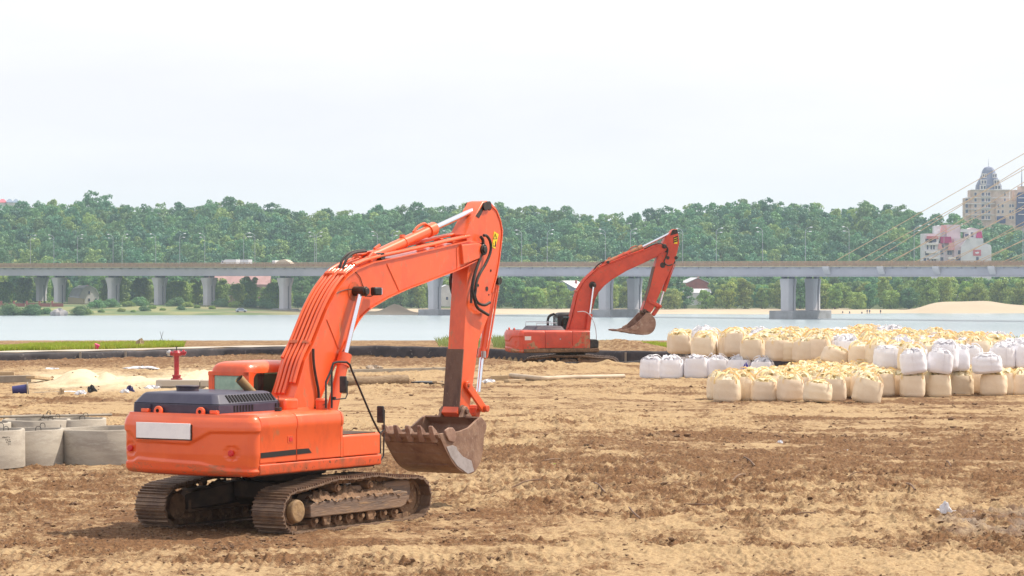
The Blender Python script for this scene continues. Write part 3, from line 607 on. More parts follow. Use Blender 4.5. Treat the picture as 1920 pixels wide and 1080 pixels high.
# ------------------------------------------------------------------ far buildings
def facing(px,D,rz=0): p=at(px,D); return p
def house(name,px,D,w,d,hw,hr,wall,roof,label,rz=0,z=None,gambrel=False,gable='y',wins=3,extra=None):
    p=at(px,D); z=fz(p.x,p.y)-.2 if z is None else z; e=empty(name,(p.x,p.y,z),rz,label,'house')
    m=MB(); m.box((0,0,hw/2),(w,d,hw))
    prof=[(-w/2,hw),(w/2,hw),(0,hw+hr)] if not gambrel else [(-w/2,hw),(w/2,hw),(w*.3,hw+hr*.7),(0,hw+hr),(-w*.3,hw+hr*.7)]
    if gable=='y': m.prism(prof,-d/2,d/2,'y')
    else: m.prism([(a*d/w,b) for a,b in prof],-w/2,w/2,'x')
    m.build('wall',wall,e)
    r=MB(); P=[q for q in prof[1:]]+[prof[0]] if not gambrel else [prof[1],prof[2],prof[3],prof[4],prof[0]]
    for a,b in zip(P,P[1:]):
        if gable=='y': dd=Vector((b[0]-a[0],0,b[1]-a[1])); n=Vector((-dd.z,0,dd.x)).normalized()*.22; n=n if n.z>0 else -n; r.add([(a[0],-d/2-.4,a[1]+.02),(b[0],-d/2-.4,b[1]+.02),(b[0],d/2+.4,b[1]+.02),(a[0],d/2+.4,a[1]+.02)]+[(a[0]+n.x,-d/2-.4,a[1]+n.z),(b[0]+n.x,-d/2-.4,b[1]+n.z),(b[0]+n.x,d/2+.4,b[1]+n.z),(a[0]+n.x,d/2+.4,a[1]+n.z)],[(0,1,2,3),(4,5,6,7),(0,1,5,4),(2,3,7,6),(1,2,6,5),(0,3,7,4)])
        else:
            s=d/w; a=(a[0]*s,a[1]); b=(b[0]*s,b[1]); r.add([(-w/2-.4,a[0],a[1]+.05),(-w/2-.4,b[0],b[1]+.05),(w/2+.4,b[0],b[1]+.05),(w/2+.4,a[0],a[1]+.05)]+[(-w/2-.4,a[0],a[1]+.3),(-w/2-.4,b[0],b[1]+.3),(w/2+.4,b[0],b[1]+.3),(w/2+.4,a[0],a[1]+.3)],[(0,1,2,3),(4,5,6,7),(0,1,5,4),(2,3,7,6),(1,2,6,5),(0,3,7,4)])
    ro=r.build('roof',roof,e); m=MB(); m.box((w*.2,d*.1,hw+hr*.9),(.7,.7,1.6)); m.build('chimney','brick_red',ro)
    for i in range(wins):
        x=-w/2+(i+.5)*w/wins
        for zz in ([hw*.5] if not gambrel else [hw*.5,hw+hr*.35]):
            if gambrel and zz>hw and abs(x)>w*.3: continue
            f=MB(); f.box((x,-d/2-.03,zz),(1.2,.1,1.5)); fo=f.build('window','tower_trim',e); f=MB(); f.box((x,-d/2-.09,zz),(.9,.06,1.2)); f.build('pane','window',fo)
    return e
house('house',158,1290,9.5,8,3.2,4.2,'white_wall','tin_roof','white gambrel house with grey tin roof between two left bridge piers',R(38),gambrel=True,wins=3,z=-8.2)
p=at(143,1282); m=MB(); m.prism([(-3.2,0),(3.2,0),(3.2,2.2),(-3.2,2.9)],-2,2,'y'); s_=m.build('lean_to','cream_wall'); s_.location=(p.x,p.y,-8.3); tag(s_,'pale yellow lean-to shed in front of the white gambrel house','shed')
house('brick_building',448,1296,26,10,7.5,3.5,'brick_dull','brick_dull','dull red brick building with a red roof among trees behind the bridge',0,z=-8,gable='x',wins=7)
house('warehouse',1068,1290,12,12,6.2,3.0,'shed_blue','tin_roof','blue grey gabled warehouse behind the second excavator boom',R(-30),z=-8,wins=0)
house('house',1302,1310,10,9,8.8,2.2,'brick_red','tin_roof','brick house with a pale hipped roof right of the second boom',R(15),z=-8.5,wins=3)
house('shed',1300,1275,13.5,9,4.8,1.6,'white_wall','tin_roof','long white shed with tin roof in front of the brick house',0,z=-8.6,gable='x',wins=0)
house('house',836,1260,9,8,6.6,2.0,'white_wall','tin_roof','small white house partly hidden by the bridge pier behind the boom',R(8),z=-9,wins=3)
p=at(598,1190); m=MB(); m.box((0,0,1.2),(11,1.0,2.6)); o=m.build('fence','rust_red'); o.location=(p.x,p.y,fz(p.x,p.y)-.1); tag(o,'dark red boundary fence beside the bridge pier footing','fence')
for i in range(5):
    p=at(2+i*24,1205); m=MB(); m.box((0,0,1.1),(.7,.7,2.4)); m.box((2.3,0,.7),(4.0,.2,1.3)); o=m.build('brick_fence','brick_red'); o.location=(p.x,p.y,fz(p.x,p.y)-.1); tag(o,'red brick fence panel with pillar behind the left waterline bushes','fence','brick fence panels on the left bank')
p=at(110,1133); bm_=MB()
def rock(u,v,r=random.Random(3)):
    a=u*2*PI; b=(v-.5)*PI; k=1+.18*math.sin(3*a+2*b)+.12*math.cos(5*a-3*b); return Vector((3.1*math.cos(b)*math.cos(a)*k,2*math.cos(b)*math.sin(a)*k,1.9*math.sin(b)*k+.6))
bm_.grid(rock,14,9,True); o=bm_.build('boulder','stone',angle=20); o.location=(p.x,p.y,-11.1); tag(o,'grey boulder at the waterline between two green bushes','boulder')
# white and magenta apartment house
def wnd(parent,x,y,z,w,h,mt='window',fr='tower_trim'):
    f=MB(); f.box((x,y,z),(w+.35,.16,h+.35)); fo=f.build('window',fr,parent); f=MB(); f.box((x,y-.1,z),(w,.06,h)); f.build('pane',mt,fo)
D=1400; k=D/FP; p=at(1793,D); e=empty('apartment_building',(p.x,p.y,0),R(0),'white stepped apartment house with magenta roofs behind the bridge','building')
X=lambda px:(px-1793)*k
Z=lambda py:zof(py,D)
def blk(px0,px1,py,y0,y1,mt='white_wall',nm='wall'):
    m=MB(); m.prism([(X(px0),-8),(X(px1),-8),(X(px1),Z(py)),(X(px0),Z(py))],y0,y1,'y'); return m.build(nm,mt,e)
blk(1730,1762,438,-2,8); blk(1760,1789,446,0,9,'pink_wall'); blk(1755,1802,423,4,12); blk(1776,1802,421,2.2,12.2,'pink_wall'); blk(1788,1812,447,-1,7,'pink_wall'); blk(1811,1843,431,2.5,10); blk(1800,1857,463,-3,7); 
m=MB(); m.prism([(X(1799),Z(463)),(X(1857),Z(463)),(X(1855),Z(459)),(X(1842),Z(455)),(X(1842),Z(447)),(X(1812),Z(447)),(X(1806),Z(455))],-2.8,6.5,'y'); m.build('gable','white_wall',e)
m=MB(); m.prism([(X(1811),Z(431)),(X(1824),Z(426.5)),(X(1843),Z(431))],2.3,10.2,'y'); m.build('gable','pink_wall',e)
def roofp(a,b,y0,y1,c,mt): 
    m=MB(); m.prism([(X(a),Z(y1)),(X(b),Z(y1)),(X(b-2),Z(y0)),(X(a+2),Z(y0))],c,c+1.5,'y'); m.build('roof',mt,e)
roofp(1735,1758,443,448,-3.6,'pink_red'); roofp(1759,1784,444,456,-2.0,'magenta'); roofp(1831,1843,434,446,.8,'magenta'); roofp(1764,1777,422,435,1.2,'awning_pink'); roofp(1757,1766,457,467,-2.6,'awning_pink'); roofp(1776,1789,455,469,-2.6,'awning_pink'); roofp(1801,1816,429,435,.9,'tin_roof')
for (a,b,yy) in [(1735,1757,457.5),(1735,1757,473),(1740,1758,484),(1776,1790,484),(1808,1816,446)]:
    m=MB(); m.box((X((a+b)/2),-2.9,Z(yy)),(X(b)-X(a),1.4,.9)); m.build('balcony','tower_trim',e,bevel=.05)
for px,py,w,h in [(1740,451,3,1.6),(1748,451,3,1.6),(1738,464,.7,1.8),(1745,464,.7,1.8),(1750,464,.7,1.8),(1737,475,1.6,1.8),(1733,487,1.2,1.5),(1740,487,1.2,1.5),(1747,487,.8,1.8),(1752,487,.8,1.8)]: wnd(e,X(px),-2.05,Z(py),w,h)
for px,py,w,h in [(1764,474,2.2,1.5),(1768,462,1.2,1.6),(1766,486,1.4,1.8)]: wnd(e,X(px),-.05,Z(py),w,h)
for px,py,w,h in [(1778,474,1,1.8),(1783,474,1,1.8)]: wnd(e,X(px),-.05,Z(py),w,h)
for px,py,w,h in [(1798,473,1.2,1.8),(1793,485,1.2,1.6),(1798,485,1.0,1.6)]: wnd(e,X(px),-1.05,Z(py),w,h)
for px,py,w,h in [(1829.5,485,.7,1.5),(1832,485,.7,1.5)]: wnd(e,X(px),-3.05,Z(py),w,h)
wnd(e,X(1824),2.4,Z(440),1.2,2.2); wnd(e,X(1814),2.4,Z(441),1.8,1.4)
m=MB(); m.box((X(1830),-3.1,Z(474)),(3.6,.16,2.7)); sg=m.build('wall_sign','pink_red',e)
m=MB(); m.prism([(X(1830)-1.0,Z(474)),(X(1830)-.5,Z(474)+.35),(X(1830)+.1,Z(474)+.3),(X(1830)+.3,Z(474)+.6),(X(1830)+1,Z(474)+.1),(X(1830)+.5,Z(474)-.4),(X(1830)-.6,Z(474)-.35)],-3.24,-3.2,'y'); m.build('emblem','plate_white',sg)
# tower with mansard roof
D=1745; k=D/FP; p=at(1857,D); e=empty('tower_block',(p.x,p.y,0),0,'tall beige tower block with slate mansard roof and spire','building')
X=lambda px:(px-1857)*k
Z=lambda py:zof(py,D)
def blk2(par,px0,px1,py,y0,y1,mt='tower_wall',nm='wall'):
    m=MB(); m.prism([(X(px0),20),(X(px1),20),(X(px1),Z(py)),(X(px0),Z(py))],y0,y1,'y'); return m.build(nm,mt,par)
blk2(e,1821,1893,356,0,14); blk2(e,1811,1822,371,1,13); blk2(e,1866,1903,377,-2,12)
for py in (356,371,382,392,403):
    m=MB(); a,b=(1820,1894) if py<360 else (1810,1895); m.box((X((a+b)/2),-.15,Z(py)),(X(b)-X(a),.5,.45)); m.build('cornice','tower_trim',e)
m=MB()
lv=[(355,23,.95),(347,22.5,.95),(330,14,.9),(319,11,.85),(313.5,7.5,.7),(311.5,2,.3)]
vs=[];fs=[]
for py,hw,_ in lv:
    w=hw*k; dd=w*.9
    for (sx,sy) in ((-1,-.6),(-.6,-1),(.6,-1),(1,-.6),(1,.6),(.6,1),(-.6,1),(-1,.6)): vs.append((sx*w,7+sy*dd,Z(py)))
for j in range(len(lv)-1):
    for i in range(8): fs.append((j*8+i,j*8+(i+1)%8,j*8+8+(i+1)%8,j*8+8+i))
fs.append(tuple(range(40,48))); m.add(vs,fs); rf=m.build('mansard_roof','slate',e,angle=15)
m=MB(); m.cyl((0,7,Z(312)),(0,7,Z(297)),.16,.05,8); m.build('spire','lamp_grey',rf)
for s in (-1,1):
    for (py,dx,w,h,yy) in [(351,13.5,11,9,-.2),(341,12,10,9,.5),(329,9.5,8,8,2.6)]:
        m=MB(); m.box((s*dx*k,yy+1.5,Z(py)),(w*k,3,h*k)); dm=m.build('dormer','tower_trim',rf); 
        for q in (-.25,.25):
            f=MB(); f.box((s*dx*k+q*w*k,yy-.04,Z(py)-.1),(w*k*.28,.1,h*k*.62)); f.build('window','window',dm)
for py in (364,375,386,397,408):
    for px,w in ((1829,1.2),(1843,1.5),(1850,.6),(1854.5,1.1),(1884,.9)):
        if py>400 and px==1884: continue
        wnd(e,X(px),-.05,Z(py),w,1.7)
    m=MB(); m.box((X(1849),-.4,Z(py)+-1.2),(5.5,.9,.5)); m.build('balcony','tower_trim',e)
for py in (376,386,396): wnd(e,X(1813),.95,Z(py),1.4,2.0)
for py in (386,397,408):
    for px in (1871,1879,1893,1898): wnd(e,X(px),-2.05,Z(py),1.0,1.6)
m=MB(); m.box((X(1876),-2.2,Z(412)),(5,.3,4)); m.build('glass_bay','blue_glass',e)
D=1752; k=D/FP; p=at(1915,D); e=empty('glass_tower_block',(p.x,p.y,0),0,'beige tower with dark blue glass front at the right edge','building')
X=lambda px:(px-1915)*k
Z=lambda py:zof(py,D)
blk2(e,1901,1960,356,0,14); blk2(e,1914,1960,349,1,12)
m=MB(); m.prism([(X(1906),Z(366)),(X(1909),Z(361)),(X(1958),Z(360)),(X(1958),Z(425)),(X(1895),Z(425)),(X(1897),Z(392)),(X(1906),Z(389))],-1.2,-.02,'y'); m.build('glass_front','blue_glass',e)
for py in (371,380,391,402): m=MB(); m.box((X(1930),-1.3,Z(py)),(13,.3,.45)); m.build('cornice','tower_trim',e)
m=MB(); m.cyl((X(1919),6,Z(350)),(X(1919),6,Z(316)),.35,.1,8); m.build('spire','slate',e)
# roofs on the hill at far left
for i,(px,w) in enumerate([(5,5),(18,4),(30,3.5)]):
    D=1790; p=at(px,D); e=empty('villa',(p.x,p.y,zof(388,D)),0,['pale villa with red brown roof above the trees at the far left','blue roofed villa above the trees, middle of three','small blue roofed villa above the trees, right of three'][i],'house'); m=MB(); m.box((0,0,1.2),(w,5,2.6)); m.build('wall','white_wall',e)
    m=MB(); m.add([(-w*.6,-3,2.5),(w*.6,-3,2.5),(w*.6,3,2.5),(-w*.6,3,2.5),(-w*.15,0,4.6),(w*.15,0,4.6)],[(0,1,5,4),(1,2,5),(2,3,4,5),(3,0,4),(0,3,2,1)]); m.build('roof','shed_blue' if i else 'pink_red',e)
# people on the beach
def person(px,D,pose,top,label,k=1.0):
    p=at(px,D); e=fz(p.x,p.y)
    J={'stand':[(0,0,.95),(0,0,1.2),(0,0,1.45),(0,0,1.55),(0,0,1.66),(-.2,0,1.42),(-.26,0,1.12),(-.24,-.05,.85),(.2,0,1.42),(.26,0,1.12),(.24,-.05,.85),(-.1,0,.9),(-.12,0,.48),(-.12,0,.05),(-.12,-.14,.03),(.1,0,.9),(.12,.02,.48),(.14,.02,.05),(.14,-.12,.03)],
       'sit':[(0,0,.15),(0,.05,.4),(0,.03,.65),(0,0,.74),(0,-.03,.86),(-.2,.03,.6),(-.24,-.1,.38),(-.15,-.32,.42),(.2,.03,.6),(.24,-.1,.38),(.15,-.32,.42),(-.1,-.02,.14),(-.13,-.35,.5),(-.12,-.55,.08),(-.12,-.7,.05),(.1,-.02,.14),(.13,-.35,.5),(.12,-.55,.08),(.12,-.7,.05)]}[pose]
    ed=[(0,1),(1,2),(2,3),(3,4),(2,5),(5,6),(6,7),(2,8),(8,9),(9,10),(0,11),(11,12),(12,13),(13,14),(0,15),(15,16),(16,17),(17,18)]
    rad=[.15,.14,.15,.06,.115,.07,.05,.035,.07,.05,.035,.1,.07,.045,.035,.1,.07,.045,.035]
    me=bpy.data.meshes.new('person'); me.from_pydata(J,ed,[]); o=bpy.data.objects.new('person',me); COL.objects.link(o)
    md=o.modifiers.new('skin','SKIN'); 
    if not me.skin_vertices: me.skin_vertices.new()
    for i,r in enumerate(rad): me.skin_vertices[0].data[i].radius=(r,r)
    me.skin_vertices[0].data[0].use_root=True
    s=o.modifiers.new('sub','SUBSURF'); s.levels=1; s.render_levels=1
    me.materials.append(M[top]); o.location=(p.x,p.y,e); tag(o,label,'person'); return o
for px,pose,top,lab in [(1580,'sit','clothes_dark','person in dark clothes sitting on the beach, leftmost'),(1593,'sit','clothes_blue','person in blue clothes sitting beside the leftmost beachgoer'),(1616,'sit','clothes_dark','person sitting on the beach just left of the standing pair'),(1626,'stand','clothes_dark','left one of the two people standing at the waterline'),(1630.5,'stand','clothes_blue','right one of the two people standing at the waterline'),(1651,'stand','clothes_dark','person standing alone at the waterline, rightmost')]:
    D=float(np.interp(px,[1500,1920],[1172,1205]))+10; person(px,D,pose,top,lab)

# ------------------------------------------------------------------ excavators
def unp(px,py,C,th,v,z0=0):
    f=(math.sin(th),math.cos(th)); r=(math.cos(th),-math.sin(th)); dx=(px-960)/FP; dz=-(py-HY)/FP
    t=(v+C[0]*r[0]+C[1]*r[1])/(dx*r[0]+r[1]); X,Y=t*dx,t
    return ((X-C[0])*f[0]+(Y-C[1])*f[1], CH+dz*t-z0)
def band(poly,w,closed=False,side=1):
    """offset strip polygon along polyline (u,z)"""
    P=[Vector(p) for p in poly]; out=[]
    for i,p in enumerate(P):
        d=(P[min(i+1,len(P)-1)]-P[max(i-1,0)]).normalized(); n=Vector((-d.y,d.x))*side; out.append(p+n*w)
    return [tuple(p) for p in P]+[tuple(p) for p in reversed(out)]
def strip(m,poly,w,v0,v1,side=1):
    P=[Vector(p) for p in poly]; Q=[]
    for i,p in enumerate(P):
        d=(P[min(i+1,len(P)-1)]-P[max(i-1,0)]).normalized(); Q.append(p+Vector((-d.y,d.x))*w*side)
    for i in range(len(P)-1):
        m.prism([tuple(P[i]),tuple(P[i+1]),tuple(Q[i+1]),tuple(Q[i])],v0,v1)
def spl(pts,n=6):
    P=[Vector(p) for p in pts]; P=[P[0]]+P+[P[-1]]; o=[]
    for i in range(1,len(P)-2):
        for k in range(n):
            t=k/n; a,b,c,d=P[i-1],P[i],P[i+1],P[i+2]
            o.append(.5*((2*b)+(c-a)*t+(2*a-5*b+4*c-d)*t*t+(3*b-a-3*c+d)*t**3))
    return o+[P[-2]]
def excavator(label,C,TH,z0,P,track_rot=0.0,old=False):
    root=empty('excavator',(C[0],C[1],z0),-TH,label,'excavator')
    pt='old_paint' if old else 'paint'; ptc='old_paint' if old else 'paint_clean'; low='old_paint_worn' if old else 'paint_low'; grime='old_paint_worn' if old else 'paint_grime'
    # ---- undercarriage
    uc=MB(); uc.cyl((0,0,.86),(0,0,1.16),.72,n=32); uc.prism([(-.9,.55),(-.6,.38),(.6,.38),(.9,.55),(.9,.86),(-.9,.86)],-.7,.7)
    for s in(-1,1):
        for t in(-1,1): uc.add([(s*.6,t*.75-.25,.45),(s*.6,t*.75+.25,.45),(s*1.3,t*1.3+.3,.3),(s*1.3,t*1.3-.3,.3),(s*.6,t*.75-.25,.85),(s*.6,t*.75+.25,.85),(s*1.3,t*1.3+.3,.62),(s*1.3,t*1.3-.3,.62)],[(0,1,2,3),(4,5,6,7),(0,1,5,4),(2,3,7,6),(1,2,6,5),(0,3,7,4)])
    uo=uc.build('undercarriage_frame','undercar_dark',root,bevel=.03); uo.rotation_euler.z=track_rot
    for s in(-1,1):
        v=s*1.42; W=.37
        path=[]
        for i in range(13): a=PI/2+PI*i/12; path.append((-2.05+.50*math.cos(a)*-1*-1,.42+.42*math.sin(a)))
        path=[( -2.05-.47*math.sin(PI*i/12),.42-.40*-math.cos(PI*i/12)) for i in range(13)]      # rear, top to bottom
        path+=[(u,.02) for u in np.linspace(-1.9,1.7,20)]
        path+=[(2.08+.47*math.sin(PI*i/12),.44-.40*math.cos(PI*i/12)) for i in range(1,13)]
        path+=[(1.75,.85),(1.35,.87),(1.0,.92),(.62,.965),(.3,.955),(-.1,.94),(-.45,.96),(-.75,.965),(-1.1,.915),(-1.45,.87),(-1.8,.835)]
        PP=[Vector(p) for p in path]; seg=[(PP[(i+1)%len(PP)]-PP[i]).length for i in range(len(PP))]; tot=sum(seg); N=48; step=tot/N
        def pos(d):
            d%=tot; i=0
            while d>seg[i]: d-=seg[i]; i+=1
            a,b=PP[i],PP[(i+1)%len(PP)]; return a.lerp(b,d/seg[i]),(b-a).normalized()
        m=MB(); ch=MB()
        for k in range(N):
            p,d=pos(k*step); p2,d2=pos(k*step+step); c=(p+p2)/2; d=(p2-p).normalized(); n=Vector((d.y,-d.x))
            # n points outwards (path runs counter-clockwise seen from +x)
            cen=(2.05*max(-1,min(1,c.x/2.05)),.42); 
            if n.dot(c-Vector(cen))<0: n=-n
            def q(a,b): return (c.x+d.x*a+n.x*b,c.y+d.y*a+n.y*b)
            h=step/2*.985
            prof=[q(-h,0),q(-h,.022),q(-h*.80,.024),q(-h*.76,.066),q(-h*.60,.066),q(-h*.56,.022),q(-h*.10,.022),q(-h*.06,.056),q(h*.09,.056),q(h*.12,.022),q(h*.55,.022),q(h*.6,.062),q(h*.75,.062),q(h*.8,.018),q(h,.012),q(h,-.008),q(h*.4,-.01),q(0,-.02)]
            m.prism(prof,v-W,v+W)
            for w in(-.1,.1): ch.prism([q(-h*1.1,-.015),q(h*1.05,-.015),q(h*.8,-.10),q(-h*.8,-.10)],v+w-.028,v+w+.028)
        tb=m.build('track_belt','track_steel',root,angle=30); tb.rotation_euler.z=track_rot
        ch.build('track_chain','muddy',tb)
        m=MB(); o_=v+s*.0
        # side frame with sloped muddy top, main beam proud on the outside
        xo=v+s*.30; xi=v-s*.22
        m.prism([(-1.55,.27),(1.55,.27),(1.75,.33),(1.8,.58),(1.5,.62),(-1.45,.56),(-1.55,.5)],min(xo,xi),max(xo,xi))
        m.prism([(-1.5,.54),(1.5,.58),(1.3,.76),(.75,.80),(.60,.66),(.45,.66),(.32,.79),(-.35,.78),(-.52,.64),(-.66,.64),(-.8,.74),(-1.35,.70)],v-.14,v+.17*1 if s>0 else v+.14)
        tf=m.build('track_frame','muddy_plate',tb,bevel=.02)
        m=MB()
        rr=random.Random(5+s)
        def mud(u,w,r=rr):
            t=u; zt=np.interp(t,[0,.1,.17,.22,.28,.4,.5,.56,.64,.7,.85,1],[.60,.76,.78,.64,.66,.82,.82,.68,.68,.84,.80,.60]); y=-1.5+3.05*t
            x=s*(.10+.215*w)+v; z=zt*(1-w)+ (.585+.01*math.sin(y*3))*w+.05*math.sin(w*PI)+ .018*math.sin(y*31+w*9)+.014*math.sin(y*57)-(.05*max(0,math.sin(y*9+1))*w)
            return Vector((x+s*.012*math.sin(y*23+w*5),y,z))
        m.grid(mud,90,10); md=m.build('mud_cake','muddy',tb,angle=60)
        m=MB(); m.prism([(.95,.36),(1.95,.36),(2.02,.55),(1.98,.80),(1.75,.84),(1.1,.80),(.95,.70)],v+s*.13-.1,v+s*.13+.1); m.build('idler_guard','drum_tan' if 0 else 'muddy_plate',tb,bevel=.04)
        for u in np.linspace(-1.3,1.45,8):
            m=MB(); m.cyl((v-.2,u,.17),(v+.2,u,.17),.10,n=14); m.cyl((v+s*.2,u,.2),(v+s*.27,u,.2),.05,n=10); m.build('track_roller','muddy',tb)
        for u in(-.6,.52):
            m=MB(); m.cyl((v-.15,u,.79),(v+s*.26,u,.79),.085,n=14); m.cyl((v+s*.26,u,.79),(v+s*.30,u,.79),.055,n=12); m.build('carrier_roller','muddy',tb)
        for u in(-.95,.55): m=MB(); m.prism([(u-.13,.27),(u+.13,.27),(u+.10,.09),(u-.10,.09)],v+s*.24-.03,v+s*.24+.03); m.build('chain_guide','muddy',tb,bevel=.015)
        m=MB(); m.cyl((v-.12,2.05,.44),(v+.12,2.05,.44),.34,n=28); m.cyl((v-.2,2.05,.44),(v+.2,2.05,.44),.12,n=16); m.build('idler','muddy',tb,bevel=.015)
        m=MB()
        for k in range(22):
            a=2*PI*k/22; m.prism([(-2.05+.30*math.cos(a-.1),.42+.30*math.sin(a-.1)),(-2.05+.38*math.cos(a-.04),.42+.38*math.sin(a-.04)),(-2.05+.38*math.cos(a+.04),.42+.38*math.sin(a+.04)),(-2.05+.30*math.cos(a+.1),.42+.30*math.sin(a+.1))],v-.04,v+.04)
        m.cyl((v-.05,-2.05,.42),(v+.05,-2.05,.42),.31,n=28); m.cyl((v-s*.30,-2.05,.42),(v+s*.22,-2.05,.42),.25,n=28); m.build('sprocket','muddy',tb)
        m=MB(); m.cyl((v+s*.22,-2.02,.43),(v+s*.36,-2.02,.43),.235,.215,n=28); m.build('final_drive','drum_tan',tb,bevel=.03,seg=3)
    # ---- upper structure
    m=MB(); m.prism([(-2.9,1.12),(-2.9,1.30),(1.0,1.30),(1.0,1.12)],-1.45,1.45); m.cyl((0,0,1.0),(0,0,1.2),.8,n=32); m.build('deck_frame','undercar_dark',root)
    # counterweight with embossed steps
    zU=([-1.6,-1.35,-1.15,.22,.69,1.6],[1.95,1.91,1.75,1.735,1.965,1.975]); zL=([-1.6,-1.33,-1.14,.45,.93,1.36,1.6],[1.34,1.345,1.43,1.385,1.275,1.255,1.255])
    def cw(u,w):
        # u 0..1 around from left front corner via rear to right front corner ; w bottom..top
        z=1.13+1.17*w
        prof=np.interp(w,[0,.03,.08,.35,.80,.88,.94,.98,1],[.16,.07,.03,0,.0,.02,.06,.11,.2])
        sb=.48; L1=.22
        if u<L1: t=u/L1; x=-1.575; y=-2.45-.55*t; nx,ny=-1,0
        elif u>1-L1: t=(1-u)/L1; x=1.575; y=-2.45-.55*t; nx,ny=1,0
        else:
            t=(u-L1)/(1-2*L1); c=.09
            if t<c: a=PI-(t/c)*PI/2*.9; x=-1.375+.2*math.cos(a); y=-3.0-.2*math.sin(a); nx,ny=math.cos(a),-math.sin(a)
            elif t>1-c: a=((1-t)/c)*PI/2*.9; x=1.375+.2*math.cos(a); y=-3.0-.2*math.sin(a); nx,ny=math.cos(a),-math.sin(a)
            else:
                q=(t-c)/(1-2*c)*2-1; x=q*1.344; y=-3.20-.20*(1-q*q); nx,ny=q*.22,-1
        e=0
        if -1.58<x<1.58 and y<-2.98:
            k=lambda d: max(0,min(1,d/.035+.5)); e=.035*k(z-np.interp(x,*zU))+.028*k(np.interp(x,*zL)-z)
            for rx,rz in ((-1.36,1.60),(1.12,1.58)):
                d=math.hypot(x-rx,z-rz)
                if d<.14: e-=.02
        d=e-prof
        zz=z; 
        if w>.97: zz=2.30
        return Vector((x+nx*d,y+ny*d,zz))
    m=MB(); m.grid(cw,150,70)
    n0=len(m.v)
    top=[m.v[69*150+i] for i in range(150)]; m.add(top,[tuple(range(150))]); bot=[m.v[i] for i in range(150)]; m.add(bot,[tuple(range(150))])
    cwo=m.build('counterweight',ptc,root,angle=50)
    if old: cwo.data.materials[0]=M['old_paint']
    m=MB()
    def cwl(u,w):                    # grimy lower band, a dirty skin just proud of the casting
        q=cw(.225+.55*u,.015+.17*w*(1 if u<.93 else .9)); return Vector((q.x,q.y-.004,q.z))
    m.grid(cwl,90,12); m.build('lower_band',low,cwo)
    for rx,rz in ((-1.36,1.60),(1.12,1.58)):
        q=rx/1.344; y=-3.20-.20*(1-q*q)
        if not old: m=MB(); m.cyl((rx,y-.0,rz),(rx,y-.045,rz),.062,n=22); m.cyl((rx,y-.03,rz),(rx,y-.05,rz),.05,n=22); m.build('reflector','red_lens',cwo,bevel=.008)
    if not old:
        m=MB(); m.box((-.36,-3.46,1.975),(1.30,.025,.30)); pl=m.build('number_plate','plate_white',cwo,bevel=.006); pl.rotation_euler.y=R(0)
        m=MB(); m.box((-.36,-3.44,1.955),(1.34,.015,.30)); m.build('plate_holder','black',cwo)
    else:
        m=MB(); m.box((1.579,-2.75,1.9),(.012,.34,.2)); m.build('sticker','tower_trim',cwo)
    for x in (-.72,.30):
        m=MB(); pr=[(.10*math.cos(a),2.33+.10*math.sin(a)) for a in np.linspace(0,PI,12)]+[(-.10,2.24),(.10,2.24)]
        m.prism([(x+a,b) for a,b in pr],-3.18,-3.12,'y'); ey=m.build('lifting_eye',ptc,cwo,bevel=.015); m=MB(); m.cyl((x,-3.19,2.34),(x,-3.11,2.34),.035,n=14); m.build('eye_hole','slot',ey)
    # engine hood
    if not old:
        h0,h1,hl,hr=-3.08,-.95,-1.47,.62
        lv=[(2.27,0),(2.47,.005),(2.485,.02),(2.64,.13),(2.67,.17),(2.68,.22)]
    else:
        h0,h1,hl,hr=-2.35,-.55,-1.3,1.2
        lv=[(2.27,0),(2.36,.08),(2.50,.18),(2.52,.24)]
    m=MB(); vs=[];fs=[]
    for z,i in lv:
        for (a,b,ca,cb) in ((hl,h0,1,1),(hr,h0,-1,1),(hr,h1,-1,-1),(hl,h1,1,-1)):
            c=.10
            pts=[(a+ca*i,b+cb*(i+c)),(a+ca*(i+c),b+cb*i)]
            if (a,b) in ((hr,h0),(hl,h1)): pts=pts[::-1]
            vs+=[(x,y,z) for x,y in pts]
    n=8
    for k in range(len(lv)-1):
        for i in range(n): fs.append((k*n+i,k*n+(i+1)%n,(k+1)*n+(i+1)%n,(k+1)*n+i))
    fs.append(tuple(range((len(lv)-1)*n,len(lv)*n))); m.add(vs,fs); hood=m.build('engine_hood','hood_dark' if old else 'hood_blue',root,bevel=.02,angle=30)
    m=MB()
    rot=Matrix.Rotation(-math.atan2(.155,.11)+0,3,'Y')
    for i in range(16):
        y=h0+.45+i*.095
        if not old: m.add([(hr-.035,y,2.505),(hr-.035,y+.045,2.505),(hr-.128,y+.045-.02,2.635),(hr-.128,y-.02,2.635),(hr-.020,y,2.51),(hr-.020,y+.045,2.51),(hr-.113,y+.045-.02,2.64),(hr-.113,y-.02,2.64)],[(0,1,2,3),(4,5,6,7),(0,1,5,4),(2,3,7,6),(1,2,6,5),(0,3,7,4)])
        if not old and (i<7 or i>13): m.box((hr+.001,y+.12,2.38),(.012,.04,.12))
    if not old:
        m.build('hood_grille','slot',hood)
        for x in(-1.1,-1.0+1.95-1.0+.05,): pass
        for x in(-1.05,.33+.0):
            m=MB(); m.box((x+.28 if x>0 else x,h0-.045,2.34),(.17,.09,.07)); hg=m.build('hood_hinge',ptc,hood,bevel=.01); m=MB(); m.box((x+.28 if x>0 else x,h0-.02,2.42),(.2,.04,.09)); m.build('hinge_cover','hood_blue',hg)
        m=MB(); m.cyl((-.95,-1.95,2.60),(-.95,-1.95,2.76),.22,n=28); m.cyl((-.95,-1.95,2.745),(-.95,-1.95,2.78),.235,n=28); m.build('air_cleaner_cap','hood_dark',hood,bevel=.01)
